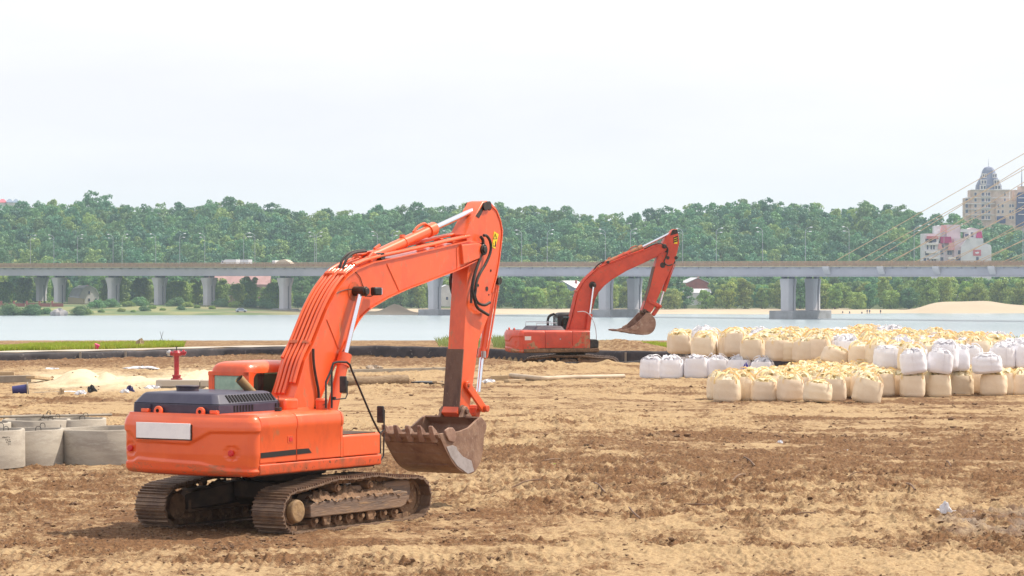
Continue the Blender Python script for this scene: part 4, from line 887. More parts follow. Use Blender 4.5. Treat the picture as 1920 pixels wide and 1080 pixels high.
        m=MB(); a=Vector((.12,-1.22,2.6)); b=Vector((-.02,-1.52,2.92)); m.cyl(a,b,.085,.09,20,cap=False); ex=m.build('exhaust_pipe','exhaust',hood)
        m=MB(); m.cyl(a,b+(a-b)*.04,.075,.08,20); m.build('pipe_bore','slot',ex)
    else:
        m=MB(); 
        for z in(2.62,): m.tube([(.9,-2.1,2.5),(.9,-2.1,2.68),(.9,-1.0,2.68),(.9,-1.0,2.5)],.02,6); m.tube([(-.9,-2.2,2.5),(-.9,-2.2,2.72),(-.9,-.8,2.72),(-.9,-.8,2.5)],.02,6)
        m.build('hood_rail','lamp_grey',hood)
        m=MB(); m.tube([(-1.35,-.85,2.4),(-1.35,-.87,2.85),(-1.3,-.75,3.05),(-1.3,-.5,3.12)],.07,10,2); m.build('air_intake','black',hood)
    # right-hand side body: rounded shoulder
    def side(y0,y1,nm,zlow=1.37,mt=pt):
        m=MB(); pr=[(1.50,zlow),(1.575,zlow+.01),(1.578,1.98),(1.60,2.03),(1.60,2.16),(1.565,2.25),(1.48,2.30),(.64,2.305),(.64,zlow)] if not old else [(1.50,zlow),(1.575,zlow+.01),(1.578,2.1),(1.56,2.22),(1.47,2.30),(.3,2.305),(.3,zlow)]
        m.prism(pr,y0,y1,'y'); return m.build(nm,mt,root,bevel=.018,seg=2)
    d1=side(-2.985,-1.818,'engine_door'); d2=side(-1.806,-.33,'pump_door')
    m=MB()
    if not old:
        # rounded nose of the shoulder
        def nose(u,w):
            a=u*PI; 
            z=1.98+.32*(.5-.5*math.cos(a)) ; return Vector((.66+.90*w+.04*math.sin(a),-.33+.10*math.sin(a)*min(1,w*9+.3),z))
        m.prism([(1.50,1.37),(1.575,1.38),(1.575,1.98),(.64,1.98),(.64,1.37)],-.329,-.27,'y')
        vs=[];pr=[(1.578,1.98),(1.60,2.03),(1.60,2.16),(1.565,2.25),(1.48,2.30),(.64,2.305),(.64,1.98)]
        N=len(pr); lay=[(0,1.0,-.328),(0,.985,-.27),(0,.93,-.225),(0,.82,-.20)]
        for _,sc,y in lay:
            for (x,z) in pr: vs.append((.64+(x-.64)*(1-(1-sc)*.5),y,2.14+(z-2.14)*sc))
        fs=[(k*N+i,k*N+(i+1)%N,(k+1)*N+(i+1)%N,(k+1)*N+i) for k in range(3) for i in range(N)]+[tuple(range(3*N,4*N))]
        m.add(vs,fs); m.build('shoulder_nose',pt,root,angle=60)
        m=MB(); m.prism([(1.50,1.375),(1.572,1.375),(1.572,1.77),(1.54,1.80),(.7,1.80),(.7,1.375)],-.262,1.03,'y'); tb2=m.build('tool_box',pt,root,bevel=.03,seg=3)
        m=MB(); m.box((1.15,.38,1.808),(.75,1.1,.016)); m.build('step_plate','undercar_dark',tb2)
        m=MB(); m.prism([(1.36,1.13),(1.575,1.16),(1.585,1.2),(1.585,1.355),(1.5,1.368),(.6,1.368),(.6,1.13)],-2.985,1.06,'y'); sl=m.build('sill',grime,root,bevel=.02,seg=3)
        m=MB(); m.prism([(-2.96,1.485),(-1.83,1.50),(-1.83,1.60),(-2.96,1.585)],1.577,1.583); m.build('stripe','decal_black',d1)
        m=MB(); m.prism([(-1.795,1.50),(-1.32,1.51),(-1.42,1.60),(-1.795,1.60)],1.577,1.583); m.build('stripe','decal_black',d2)
        m=MB(); m.box((1.578,-2.02,1.80),(.014,.17,.13)); lt=m.build('door_latch','paint_grime',d1); m=MB(); m.box((1.587,-2.01,1.80),(.01,.1,.07)); m.build('latch_handle','red_lens',lt)
        m=MB(); m.cyl((1.0,-1.02,2.30),(1.0,-1.02,2.52),.12,n=20); m.cyl((1.0,-1.02,2.50),(1.0,-1.02,2.535),.13,n=20)
        q=unp(603,770,C,TH,1.15); m=MB(); m.cyl((1.15,q[0],2.29),(1.15,q[0],2.52),.115,n=20); m.cyl((1.15,q[0],2.46),(1.15,q[0],2.50),.125,n=20); fc=m.build('filler_cap',grime,d2,bevel=.02)
        m=MB(); m.cyl((.95,-1.55,2.3),(.95,-1.55,2.38),.07,n=16); m.cyl((.95,-1.55,2.38),(.95,-1.55,2.6),.008,n=6); m.build('breather','rubber',d1)
        q=unp(548,752,C,TH,.55); m=MB(); m.box((.45,-.75,2.40),(.5,.45,.24)); m.build('valve_cover',ptc,root,bevel=.05,seg=3)
        # grab rails and mirrors
        m=MB()
        A=lambda x,y,v: (lambda q:(v,q[0],q[1]))(unp(x,y,C,TH,v))
        m.tube([A(611,765,1.45),A(611,716,1.45),A(623,690,1.45),A(624,684,1.45)],.021,8); m.tube([A(622,765,1.45),A(622,690,1.45),A(625,681,1.45),A(633,678.5,1.45),A(650,679,1.45),A(656,684,1.45),A(659,693,1.45),A(699,787,1.45),A(712,812,1.5),A(713,850,1.5)],.021,8); gr=m.build('grab_rail','black',root)
        m=MB(); m.tube([A(712,812,1.5),A(720,806,1.5),A(720.5,768,1.5)],.017,8); m.tube([A(713,864,1.5),A(719,855,1.5),A(720,812,1.5)],.017,8); m.box(A(718,778,1.5),(.05,.04,.06)); m.build('grab_rail','black',root)
        for (x,y,hh) in((643.5,721,.33),(713.5,777,.34)):
            c=Vector(A(x,y,1.5)); m=MB(); m.box(c,(.16,.05,hh)); mo=m.build('mirror','rubber',root,bevel=.02)
        m=MB(); m.tube([A(627,749,1.5),A(648,747,1.5),A(651,740,1.5),A(651,715,1.5)],.014,6); m.box(A(627,747,1.5),(.05,.05,.06)); m.box(A(650,717,1.5),(.05,.05,.07)); m.build('mirror_bracket','black',root)
    else:
        d3=side(-.318,.62,'front_door')
        m=MB(); m.prism([(.62,1.375),(1.1,1.375),(1.1,1.72),(1.0,1.82),(.62,1.82)],.7,1.56); m.build('step_box','rubber',root,bevel=.03)
        m=MB(); m.prism([(1.36,1.13),(1.575,1.16),(1.585,1.2),(1.585,1.355),(1.5,1.368),(.6,1.368),(.6,1.13)],-2.985,1.12,'y'); m.build('sill','muddy',root,bevel=.02)
        m=MB(); m.prism([(-2.98,1.30),(-2.1,1.30),(-2.15,1.42),(-2.35,1.50),(-2.42,1.75),(-2.55,1.66),(-2.75,1.62),(-2.98,1.52)],1.5795,1.583); m.build('dirt_patch','old_paint_worn',d1)
        m=MB(); m.cyl((1.57,-1.0,1.85),(1.59,-1.0,1.85),.04,n=10); m.build('door_latch','steel',d2)
        m=MB(); m.prism([(-.5,1.37),(.62,1.37),(.62,2.2),(.2,2.2),(.0,1.7)],1.580,1.584); m.build('dirt_patch','old_paint_worn',d3)
        m=MB(); A=lambda x,y,v: (lambda q:(v,q[0],q[1]))(unp(930+x/3.6,400+y/3.6,C,TH,v,z0))
        m.tube([A(550,665,1.45),A(600,660,1.45),A(640,690,1.45),A(672,760,1.45),A(680,860,1.45),A(672,925,1.45)],.022,6,1); m.build('grab_rail','lamp_grey',root)
    # left body
    m=MB(); m.prism([(-1.5,1.15),(-1.575,1.2),(-1.575,2.2),(-1.48,2.30),(.64,2.30),(.64,1.15)],-2.985,-.62,'y'); m.build('left_body',pt,root,bevel=.02)
    m=MB(); m.box((-.1,-.2,1.75),(1.0,.9,1.1)); m.box((-.1,.55,1.5),(.9,.9,.5)); m.build('boom_foot_bracket',pt,root,bevel=.03)
    # ---- cab
    cm='black' if old else pt; cr=MB()
    x0,x1=-1.56,-.53; y0,y1=-.52,1.25; zt=3.20
    cab=MB()
    N=24
    def ring(z,i,rad):
        out=[]
        for k in range(N):
            a=2*PI*(k+.5)/N; sx=math.copysign(abs(math.cos(a))**.28,math.cos(a)); sy=math.copysign(abs(math.sin(a))**.28,math.sin(a))
            out.append(((x0+x1)/2+sx*((x1-x0)/2-i),(y0+y1)/2+sy*((y1-y0)/2-i),z))
        return out
    lv=[(2.975,.03),(2.98,0),(3.05,.008),(3.12,.04),(3.17,.10),(3.20,.19),(3.21,.33)]
    vs=[];fs=[]
    for z,i in lv: vs+=ring(z,i,.1)
    for k in range(len(lv)-1):
        for i in range(N): fs.append((k*N+i,k*N+(i+1)%N,(k+1)*N+(i+1)%N,(k+1)*N+i))
    fs+=[tuple(range(N)),tuple(range(len(vs)-N,len(vs)))]
    cab.add(vs,fs)
    cabo=cab.build('cab',cm,root,angle=50)
    m=MB(); m.prism([(y0+.01,1.3),(y1,1.3),(y1,1.9),(y0+.9,2.15),(y0+.01,2.42)],x0+.03,x1-.02)
    for (px,py,w,d) in ((x0+.085,y0+.07,.14,.12),(x1-.07,y0+.08,.14,.16),(x0+.05,y1-.05,.09,.09),(x1-.05,y1-.05,.09,.09)): m.box((px,py,2.64),(w,d,.74))
    m.box(((x0+x1)/2,y0+.03,2.46),(x1-x0-.02,.06,.12)); m.box(((x0+x1)/2,y0+.03,2.965),(x1-x0-.02,.06,.07))
    # arched corners of the window openings
    def corner(pl,cx,cz,sx,r,a,b):
        pr=[(cx,cz)]+[(cx+sx*(r-r*math.sin(t)),cz-(r-r*math.cos(t))) for t in np.linspace(0,PI/2,8)]
        m.prism(pr,a,b,pl)
    corner('x',y0+.16,2.985,1,.2,x1-.075,x1-.015); corner('x',y1-.09,2.985,-1,.2,x1-.075,x1-.015)
    corner('y',x0+.13,2.94,1,.06,y0+.0,y0+.06); corner('y',x1-.13,2.94,-1,.06,y0+.0,y0+.06)
    m.build('cab_frame',cm,cabo,bevel=.03,seg=3)
    m=MB(); m.box(((x0+x1)/2,y0+.035,2.71),(x1-x0-.24,.02,.48)); rw=m.build('rear_window','dark_glass' if old else 'cab_glass',cabo)
    if not old:
        m=MB()
        for i in range(6): m.box(((x0+x1)/2,y0+.058,2.5+i*.08),(x1-x0-.25,.006,.005))
        for i in range(9): m.box((x0+.16+i*.09,y0+.058,2.68),(.005,.006,.40))
        m.build('window_mesh','groove_dark',rw)
        m=MB()
        for (a,b,c,d) in ((x0+.12,2.68,.012,.42),(x1-.12,2.68,.012,.42)): m.box((a,y0+.02,b),(.018,.02,d))
        m.box(((x0+x1)/2,y0+.02,2.475),(x1-x0-.24,.02,.018)); m.box(((x0+x1)/2,y0+.02,2.935),(x1-x0-.24,.02,.018)); m.build('window_seal','rubber',rw)
    m=MB(); m.box((x1-.045,(y0+y1)/2+.05,2.5),(.015,y1-y0-.3,.9)); m.build('side_window','dark_glass',cabo)
    m=MB(); m.box((x0+.045,(y0+y1)/2+.05,2.5),(.015,y1-y0-.3,.9)); m.build('side_window','dark_glass',cabo)
    m=MB(); m.box(((x0+x1)/2,y1-.03,2.5),(x1-x0-.15,.015,.9)); m.build('windscreen','dark_glass',cabo)
    m=MB(); m.box(((x0+x1)/2,.05,2.0),(.5,.5,.14)); m.box(((x0+x1)/2,-.22,2.4),(.48,.12,.75)); m.build('operator_seat','seat_black',cabo,bevel=.05)
    # ---- boom, stick, bucket from joint outlines
    bw=.26
    up=P['boom_up']; lo=P['boom_lo']
    m=MB(); m.prism(up+lo,-bw,bw); bo=m.build('boom',pt,root,bevel=.012)
    m=MB(); strip(m,up,.025,-bw-.035,bw+.035,1); strip(m,lo,.025,-bw-.035,bw+.035,1); m.build('boom_flange',ptc,bo)
    for pts in P.get('weld',[]): m=MB(); m.tube([(bw+.004,)+tuple(p) for p in pts],.012,5); m.build('weld_seam',ptc,bo)
    e=P['boom_pin']; m=MB(); m.cyl((-bw-.10,e[0],e[1]),(bw+.10,e[0],e[1]),.12,n=24); m.cyl((-bw-.13,e[0],e[1]),(bw+.13,e[0],e[1]),.075,n=18); m.build('boom_end_pin','grease',bo,bevel=.01)
    if 'boss' in P: m=MB(); m.prism(P['boss'],-bw-.06,bw+.06); m.build('boom_end_cheek',pt,bo,bevel=.015)
    # pipes on the boom
    def off_path(path,d):
        V=[Vector(p) for p in path]; o=[]
        for i,p in enumerate(V):
            q=(V[min(i+1,len(V)-1)]-V[max(i-1,0)]).normalized(); n=Vector((-q.y,q.x)); o.append(p+n*d)
        return o
    for k,(v,d,i0,i1) in enumerate(P['pipes']):
        pp=off_path(up[i0:i1],d); m=MB(); m.tube([(v,p.x,p.y) for p in pp],.036,10,2); m.build('hydraulic_pipe',ptc if not old else 'old_paint',bo)
    m=MB()
    for i in P['clamps']:
        pp=off_path(up,.09)[i]; q=(Vector(up[min(i+1,len(up)-1)])-Vector(up[i-1])).normalized(); an=math.atan2(q.y,q.x); rt=Matrix.Rotation(an,3,'X')
        for v,w in ((-.13,.2),(.17,.17)): m.box((v,pp.x,pp.y),(w,.09,.10),rt)
    m.build('pipe_clamp',grime,bo,bevel=.012)
    for ln in P['hoses']:
        m=MB(); m.tube([(v,)+tuple(p) for v,p in ln[1:]],ln[0],9,3); m.build('hydraulic_hose','rubber',bo)
    # arm cylinder
    a,b,c=P['arm_cyl']; A3=lambda p,v=0:Vector((v,p[0],p[1]))
    m=MB()
    for s in(-1,1): m.prism(P['arm_bracket'],s*.17-.025,s*.17+.025)
    m.build('arm_cylinder_bracket',pt,bo,bevel=.01)
    d=(A3(b)-A3(a)).normalized()
    m=MB(); m.cyl(A3(a)-d*.05,A3(b),.115,n=24); m.cyl(A3(b)-d*.22,A3(b)+d*.02,.145,n=24); m.cyl(A3(a)-d*.08,A3(a)+d*.1,.13,n=24)
    nup=Vector((0,-d.z,d.y)); m.tube([A3(a)+nup*.14+d*.1,A3(a)+nup*.17+d*.3],.03,8); m.tube([A3(b)+nup*.12-d*.75,A3(b)+nup*.2-d*.55,A3(b)+nup*.2-d*.3,A3(b)+nup*.13-d*.2],.028,8,1)
    mid=(A3(a)+A3(b))/2; m.cyl(mid-d*.03,mid+d*.03,.128,n=24); m.box(mid+nup*.14,(.07,.1,.06))
    ac=m.build('arm_cylinder',grime if old else ptc,bo)
    m=MB(); m.cyl(A3(b),A3(c),.062,n=20); m.build('piston_rod','chrome',ac)
    m=MB(); m.cyl((-.26,a[0],a[1]),(.26,a[0],a[1]),.08,n=18); m.cyl((-.2,c[0],c[1]),(.2,c[0],c[1]),.10,n=18); m.build('cylinder_pin','grease',ac)
    # boom cylinders
    a,b,c=P['boom_cyl']
    for s in(-1,1):
        v=s*.42; d=(A3(c)-A3(a)).normalized(); L1=(A3(b)-A3(a)).length
        m=MB(); m.cyl(A3(a,v),A3(a,v)+d*L1,.115,n=24); m.cyl(A3(a,v)+d*(L1-.25),A3(a,v)+d*(L1+.01),.14,n=24); bc=m.build('boom_cylinder',pt,bo)
        m=MB(); m.cyl(A3(a,v)+d*L1,A3(c,v),.055,n=20); m.build('piston_rod','chrome',bc)
        m=MB(); m.cyl((s*(bw+.002),c[0],c[1]),(s*.56,c[0],c[1]),.10,n=22); m.cyl((s*.5,c[0],c[1]),(s*.60,c[0],c[1]),.075,n=18); m.build('cylinder_pin','grease',bc,bevel=.01)
        m=MB(); m.cyl((s*(bw+.001),c[0]-.02,c[1]),(s*(bw+.01),c[0]-.02,c[1]),.20,n=24); m.build('grease_stain',grime if not old else 'grease',bo)
    if not old:
        q=P['lamp']; m=MB(); m.box((bw+.16,q[0],q[1]),(.13,.26,.17)); lm=m.build('work_lamp','black',bo,bevel=.03); m=MB(); m.box((bw+.16,q[0]+.135,q[1]),(.1,.02,.13)); m.build('lamp_glass','chrome',lm)
        m=MB(); m.tube([(bw+.02,q[0]-.2,q[1]-.1),(bw+.1,q[0]-.1,q[1]-.1),(bw+.14,q[0],q[1]-.05)],.012,6); m.build('lamp_bracket','black',lm)
        for cab_ in P['cables']: m=MB(); m.tube([(bw+.012,)+tuple(p) for p in cab_],.007,5,2); m.build('cable','black',bo)
    # stick
    sw=.20
    m=MB(); m.prism(P['stick'],-sw,sw); so_=m.build('stick',pt,root,bevel=.015)
    if 'stick_rim' in P: m=MB(); strip(m,P['stick_rim'],.03,-sw-.02,sw+.02,-1); m.build('stick_flange',ptc,so_)
    m=MB(); strip(m,P['wear'],.03,-sw-.012,sw+.012,P['wear_side']); m.build('worn_underside','wear_steel',so_)
    if 'spots' in P:
        m=MB()
        for (u,z,r) in P['spots']: m.cyl((sw+.002,u,z),(sw+.008,u,z),r,n=7)
        m.build('grease_spots','grease',so_)
    k=P['top_pins']; 
    for q in k: m=MB(); m.cyl((-sw-.05,q[0],q[1]),(sw+.05,q[0],q[1]),.09,n=20); m.build('stick_top_pin','grease',so_)
    if 'black_patch' in P: m=MB(); m.prism(P['black_patch'],sw+.002,sw+.008); m.build('grease_stain','grease',so_)
    for q in P.get('decal',[]): 
        m=MB(); m.prism(q,sw+.003,sw+.009); de=m.build('warning_decal','yellow_decal',so_)
        u0=sum(a for a,b in q)/4; z0_=sum(b for a,b in q)/4
        m=MB()
        if not old:
            for a,b in (((u0-.0,z0_+.15),(u0-.07,z0_+.03)),((u0-.07,z0_+.03),(u0+.08,z0_+.04)),((u0+.08,z0_+.04),(u0,z0_+.15)),((u0-.07,z0_-.05),(u0-.08,z0_-.13)),((u0-.08,z0_-.13),(u0+.0,z0_-.12))):
                m.tube([(sw+.011,)+a,(sw+.011,)+b],.006,4)
            m.prism([(u0+.01,z0_-.02),(u0+.04,z0_-.02),(u0+.03,z0_-.14),(u0-.02,z0_-.14),(u0+.0,z0_-.08)],sw+.0095,sw+.013)
            m.box((sw+.011,u0+.002,z0_+.085),(.004,.01,.05))
        else:
            for t in (0,.33,.66): m.prism([(u0-.14,z0_-.17+t*.33+.02),(u0-.14,z0_-.10+t*.33+.02),(u0+.12,z0_+.02+t*.33-.0),(u0+.12,z0_-.06+t*.33)],sw+.0095,sw+.013)
        m.build('decal_symbol','decal_black',de)
    # bucket cylinder and linkage
    a,b,c=P['bucket_cyl']; m=MB(); d=(A3(b)-A3(a)).normalized(); m.cyl(A3(a),A3(b),.085,n=22); m.cyl(A3(b)-d*.18,A3(b)+d*.01,.105,n=22); m.tube([A3(a)+Vector((.12,0,-.1)),A3((a[0]*.6+b[0]*.4,a[1]*.6+b[1]*.4),.14),A3(b,.13)],.022,7); m.tube([A3(a)+Vector((-.0,.12,-.1)),A3((a[0]*.6+b[0]*.4+.12,a[1]*.6+b[1]*.4)),A3((b[0]+.1,b[1]))],.022,7)
    bc=m.build('bucket_cylinder',pt,so_); m=MB(); m.cyl(A3(b),A3(c),.05,n=18); m.build('piston_rod','chrome',bc)
    m=MB(); m.cyl((-.16,a[0],a[1]),(.16,a[0],a[1]),.085,n=18); m.build('cylinder_pin','grease',bc)
    if not old: m=MB(); m.cyl(A3(b,.12)+Vector((0,-.12,.0)),A3(b,.12)+Vector((0,-.12,.14)),.055,n=12); m.build('hose_fitting','steel',bc)
    L0,L1_=P['link']; 
    for s in(-1,1):
        v=s*.245; dd=(Vector(L1_)-Vector(L0)).normalized(); nn=Vector((-dd.y,dd.x)); r0,r1=.095,.085
        pr=[tuple(Vector(L0)+nn*r0*math.cos(t)-dd*r0*math.sin(t)) for t in np.linspace(0,PI,9)]+[tuple(Vector(L1_)-nn*r1*math.cos(t)+dd*r1*math.sin(t)) for t in np.linspace(0,PI,9)]
        m=MB(); m.prism(pr,v-.03,v+.03); m.build('linkage_arm',pt,so_,bevel=.008)
    m=MB(); m.cyl((-.30,)+tuple(L0),(.30,)+tuple(L0),.045,n=16); m.cyl((-.36,)+tuple(L1_),(.36,)+tuple(L1_),.075,n=18); m.build('linkage_pin',grime,so_,bevel=.01)
    e1=P['bucket_ear2']; m=MB(); 
    dd=(Vector(e1)-Vector(L1_)).normalized(); nn=Vector((-dd.y,dd.x))*.09; m.prism([tuple(Vector(L1_)+nn),tuple(Vector(e1)+nn),tuple(Vector(e1)-nn),tuple(Vector(L1_)-nn)],-.13,.13); m.build('bucket_link',grime,so_,bevel=.02)
    # bucket
    B=P['bucket']; out=B['outer']; mouth=B['mouth']; b0,b1=B['v']; bmn,bsp=('bucket_old','bucket_old') if old else ('bucket_steel','bucket_steel')
    sp=[tuple(p) for p in spl([Vector(p).to_3d() for p in out],5)]; sp=[(p[0],p[1]) for p in sp]
    m=MB(); strip(m,sp,.035,b0,b1,B['side']); bk=m.build('bucket',bmn,root,angle=50)
    for v in(b0,b1):
        m=MB(); m.prism(sp+mouth,v-.025,v+.025); m.build('side_plate',bsp,bk,bevel=.006)
        if not old or True:
            pol=B['polish']; m=MB(); vv=v+(.027 if v>0 else -.027); m.prism(pol,min(vv,vv+math.copysign(.008,v)),max(vv,vv+math.copysign(.008,v))); m.build('side_wear_plate','bucket_polish' if not old else 'bucket_old',bk,bevel=.003)
            cu=B['cutter']; m=MB(); vv=v+math.copysign(.04,v); m.prism(cu,vv-.02,vv+.02); m.build('side_cutter','bucket_old' if not old else 'bucket_old',bk,bevel=.02)
    m=MB(); strip(m,[sp[0],sp[3]],.06,b0-.02,b1+.02,-B['side']*.6); m.build('lip',bmn,bk,bevel=.006)
    m=MB(); q=len(sp)//2
    for j in range(3): strip(m,sp[6+j*4:8+j*4],.018,b0+.12,b1-.12,-B['side'])
    m.build('wear_strip',bmn,bk)
    root0,tip,wd=B['tooth']
    dd=(Vector(tip)-Vector(root0)).normalized(); nn=Vector((-dd.y,dd.x))*wd; Lt=(Vector(tip)-Vector(root0)).length
    for v in B['teeth']:
        m=MB(); r_=Vector(root0); pr=[r_-nn,r_-nn*1.0+dd*Lt*.55,r_+dd*Lt-nn*.35,r_+dd*Lt+nn*.1,r_+dd*Lt*.5+nn*.9,r_+nn*1.0-dd*.02]
        n=len(pr); vs=[]
        for sgn in(-1,1):
            for i,p in enumerate(pr): ww=.075 if i in(0,5) else (.06 if i in(1,4) else .045); vs.append((v+sgn*ww,p.x,p.y))
        m.add(vs,[tuple(range(n)),tuple(range(2*n-1,n-1,-1))]+[(i,i+n,(i+1)%n+n,(i+1)%n) for i in range(n)]); m.build('tooth','bucket_old',bk,bevel=.012)
    e0=P['stick_pin']; top=B['ear_base']
    for v in(-.27,.27):
        m=MB(); m.prism([(e0[0]+.11*math.cos(t),e0[1]+.11*math.sin(t)) for t in np.linspace(B['ear_a'],B['ear_a']+PI,9)]+[top[0],top[1]],v-.035,v+.035); m.build('bucket_ear',bmn,bk,bevel=.012)
    m=MB(); m.cyl((-.23,)+tuple(e0),(.23,)+tuple(e0),.135,n=24); m.cyl((-.36,)+tuple(e0),(.36,)+tuple(e0),.055,n=16); m.build('bucket_pin','wear_steel',bk,bevel=.01)
    return root
E1=(-4.51,61.7); TH1=R(32)
u1=lambda v,*L:[tuple(unp(x,y,E1,TH1,v)) for x,y in L]
c3=lambda *L:[(520+x/3.6,360+y/3.6) for x,y in L]
c2=lambda *L:[(480+x/2.7,640+y/2.7) for x,y in L]
z4=lambda *L:[(700+x/7.713,760+y/7.713) for x,y in L]
z1=lambda *L:[(820+x/5.4,360+y/5.4) for x,y in L]
bu=[(-.30,2.10)]+u1(.28,(553,742),(560,721),(572,677),(587,648),(600,615),(614,580),(631,548),(651,521),(670,506),(700,493.5),(756,482),(820,467),(853,459),(884,452))
bl=u1(.28,(905,455),(909,468),(905,480),(893,488),(873,498),(853,507),(798,528),(763,541),(728,557),(706,570),(692,579),(680,590),(671,602),(659,624),(648,640),(620,700),(598,750))+[(.45,1.75),(.1,1.7)]
h=lambda r,v,*L:[r]+[(v,p) for p in u1(v,*L)]
P1=dict(boom_up=bu,boom_lo=bl,boom_pin=u1(.28,(903,468))[0],boss=u1(.30,(865,459),(898,456),(908,463),(909,472),(900,484),(868,496)),
 weld=[u1(.27,*c3((740,485),(825,670))),u1(.27,*c3((335,860),(415,1060))),u1(.27,*c3((1212,375),(1215,520)))],
 pipes=[(-.24,.09,3,11),(-.16,.08,1,10),(-.06,.09,1,11),(.04,.09,1,10),(.14,.09,2,10),(.22,.09,2,10),(.16,.11,9,15),(.23,.11,9,15),(-.2,.16,10,15),(-.13,.16,10,15)],clamps=[4,8,10,12,13],
 hoses=[h(.032,.32,*z1((470,440),(500,438),(540,500),(545,600),(490,730),(420,840),(390,930),(385,1010)),*c3((1330,700),(1350,750),(1400,768),(1435,745))),
        h(.034,.30,*z1((440,455),(462,480),(466,540))),h(.034,.31,*z1((450,590),(440,660),(400,760),(365,880),(350,1000)),*c3((1330,720),(1345,780),(1390,810),(1425,830))),
        h(.03,.29,*z1((455,590),(425,700),(370,840),(345,980)),*c3((1310,700),(1308,750))),
        h(.035,-.36,*z1((190,760),(155,800),(130,880),(135,960),(165,1060)),(855,570)),
        [.028]+[(-.05,p) for p in u1(-.05,*c3((415,520),(440,450),(490,405),(590,392)))],[.028]+[(.06,p) for p in u1(.06,*c3((440,525),(465,450),(515,408),(600,400)))],
        h(.028,.30,*[(500+x/4.695,560+y/4.695) for x,y in ((410,440),(412,560),(430,680),(460,820),(455,930),(430,965))])],
 arm_cyl=(u1(0,(699,481))[0],u1(0,(812,429))[0],u1(0,(903,387))[0]),arm_bracket=u1(.17,(702,494),(656,513),(693,478),(697,473),(704,475),(706,484)),
 boom_cyl=((.62,1.35),u1(.42,(656,672))[0],u1(.42,(676,546))[0]),lamp=u1(.42,*c3((668,670)))[0],
 cables=[u1(.28,*c3((390,690),(430,668),(480,655),(520,658))),u1(.28,*c3((525,535),(560,570),(575,620),(590,655)))],
 stick=u1(.2,(905,379),(913,376.5),(921,380),(931,391),(938,410),(942,430),(941,445),(936,490),(931,518),(923,549),(917,590),(898,640),(884,740),(880,772),(874,781),(862,782),(856,774),(861,760),(869.5,640),(877,515),(884,480),(872,440),(888,410)),
 stick_rim=u1(.2,(921,384),(931,394),(938,412),(942,432),(941,447),(936,490),(931,518),(923,549)),
 wear=u1(.2,(861,768),(869,655)),wear_side=1,top_pins=[u1(.2,(914,385))[0],u1(.2,(908,387))[0]],
 black_patch=u1(.2,*z1((470,110),(500,95),(490,130),(440,230),(420,265),(385,240),(430,180))),
 spots=[(q[0],q[1],r) for q,r in zip(u1(.2,*z1((500,980),(412,945),(540,795),(520,1040)),*c3((1355,630),(1440,530))),(.055,.035,.03,.02,.02,.02))],
 decal=[u1(.2,*z1((572,398),(618,428),(582,575),(552,556)))],
 bucket_cyl=(u1(0,*c3((1462,600)))[0],u1(0,(903.5,670))[0],u1(0,(897,735))[0]),stick_pin=u1(.2,(866,771))[0],link=(u1(.25,(877,722))[0],u1(.25,(907,766))[0]),bucket_ear2=u1(.1,(893,782))[0],
 bucket=dict(v=(-.75,.68),side=1,outer=u1(.68,*z4((935,415),(975,520),(1060,700),(1180,890),(1330,985),(1450,965),(1540,800),(1575,620),(1590,450),(1625,280),(1545,165))),
   mouth=u1(.68,*z4((1480,215),(1370,320),(1250,370),(1160,390),(1000,400))),
   polish=u1(.68,*z4((1040,600),(1130,575),(1185,600),(1200,650),(1280,740),(1400,800),(1440,950),(1350,990),(1200,880),(1100,740))),
   cutter=u1(.68,*z4((1000,360),(1060,320),(1120,320),(1155,360),(1165,480),(1140,540),(1060,520),(1010,400))),
   tooth=(u1(.55,*z4((900,500)))[0],u1(.55,*z4((822,305)))[0],.075),teeth=[.55,.25,-.05,-.35,-.65],
   ear_a=R(0),ear_base=u1(.27,*z4((1245,175),(1420,170)))))
excavator('large orange crawler excavator with blue engine hood in the left foreground',E1,TH1,0,P1)
E2z=-.35; TH2=R(75); E2=(3.08,163.35)
g4=lambda *L:[(930+x/3.6,400+y/3.6) for x,y in L]
u2=lambda v,*L:[tuple(unp(x,y,E2,TH2,v,E2z)) for x,y in g4(*L)]
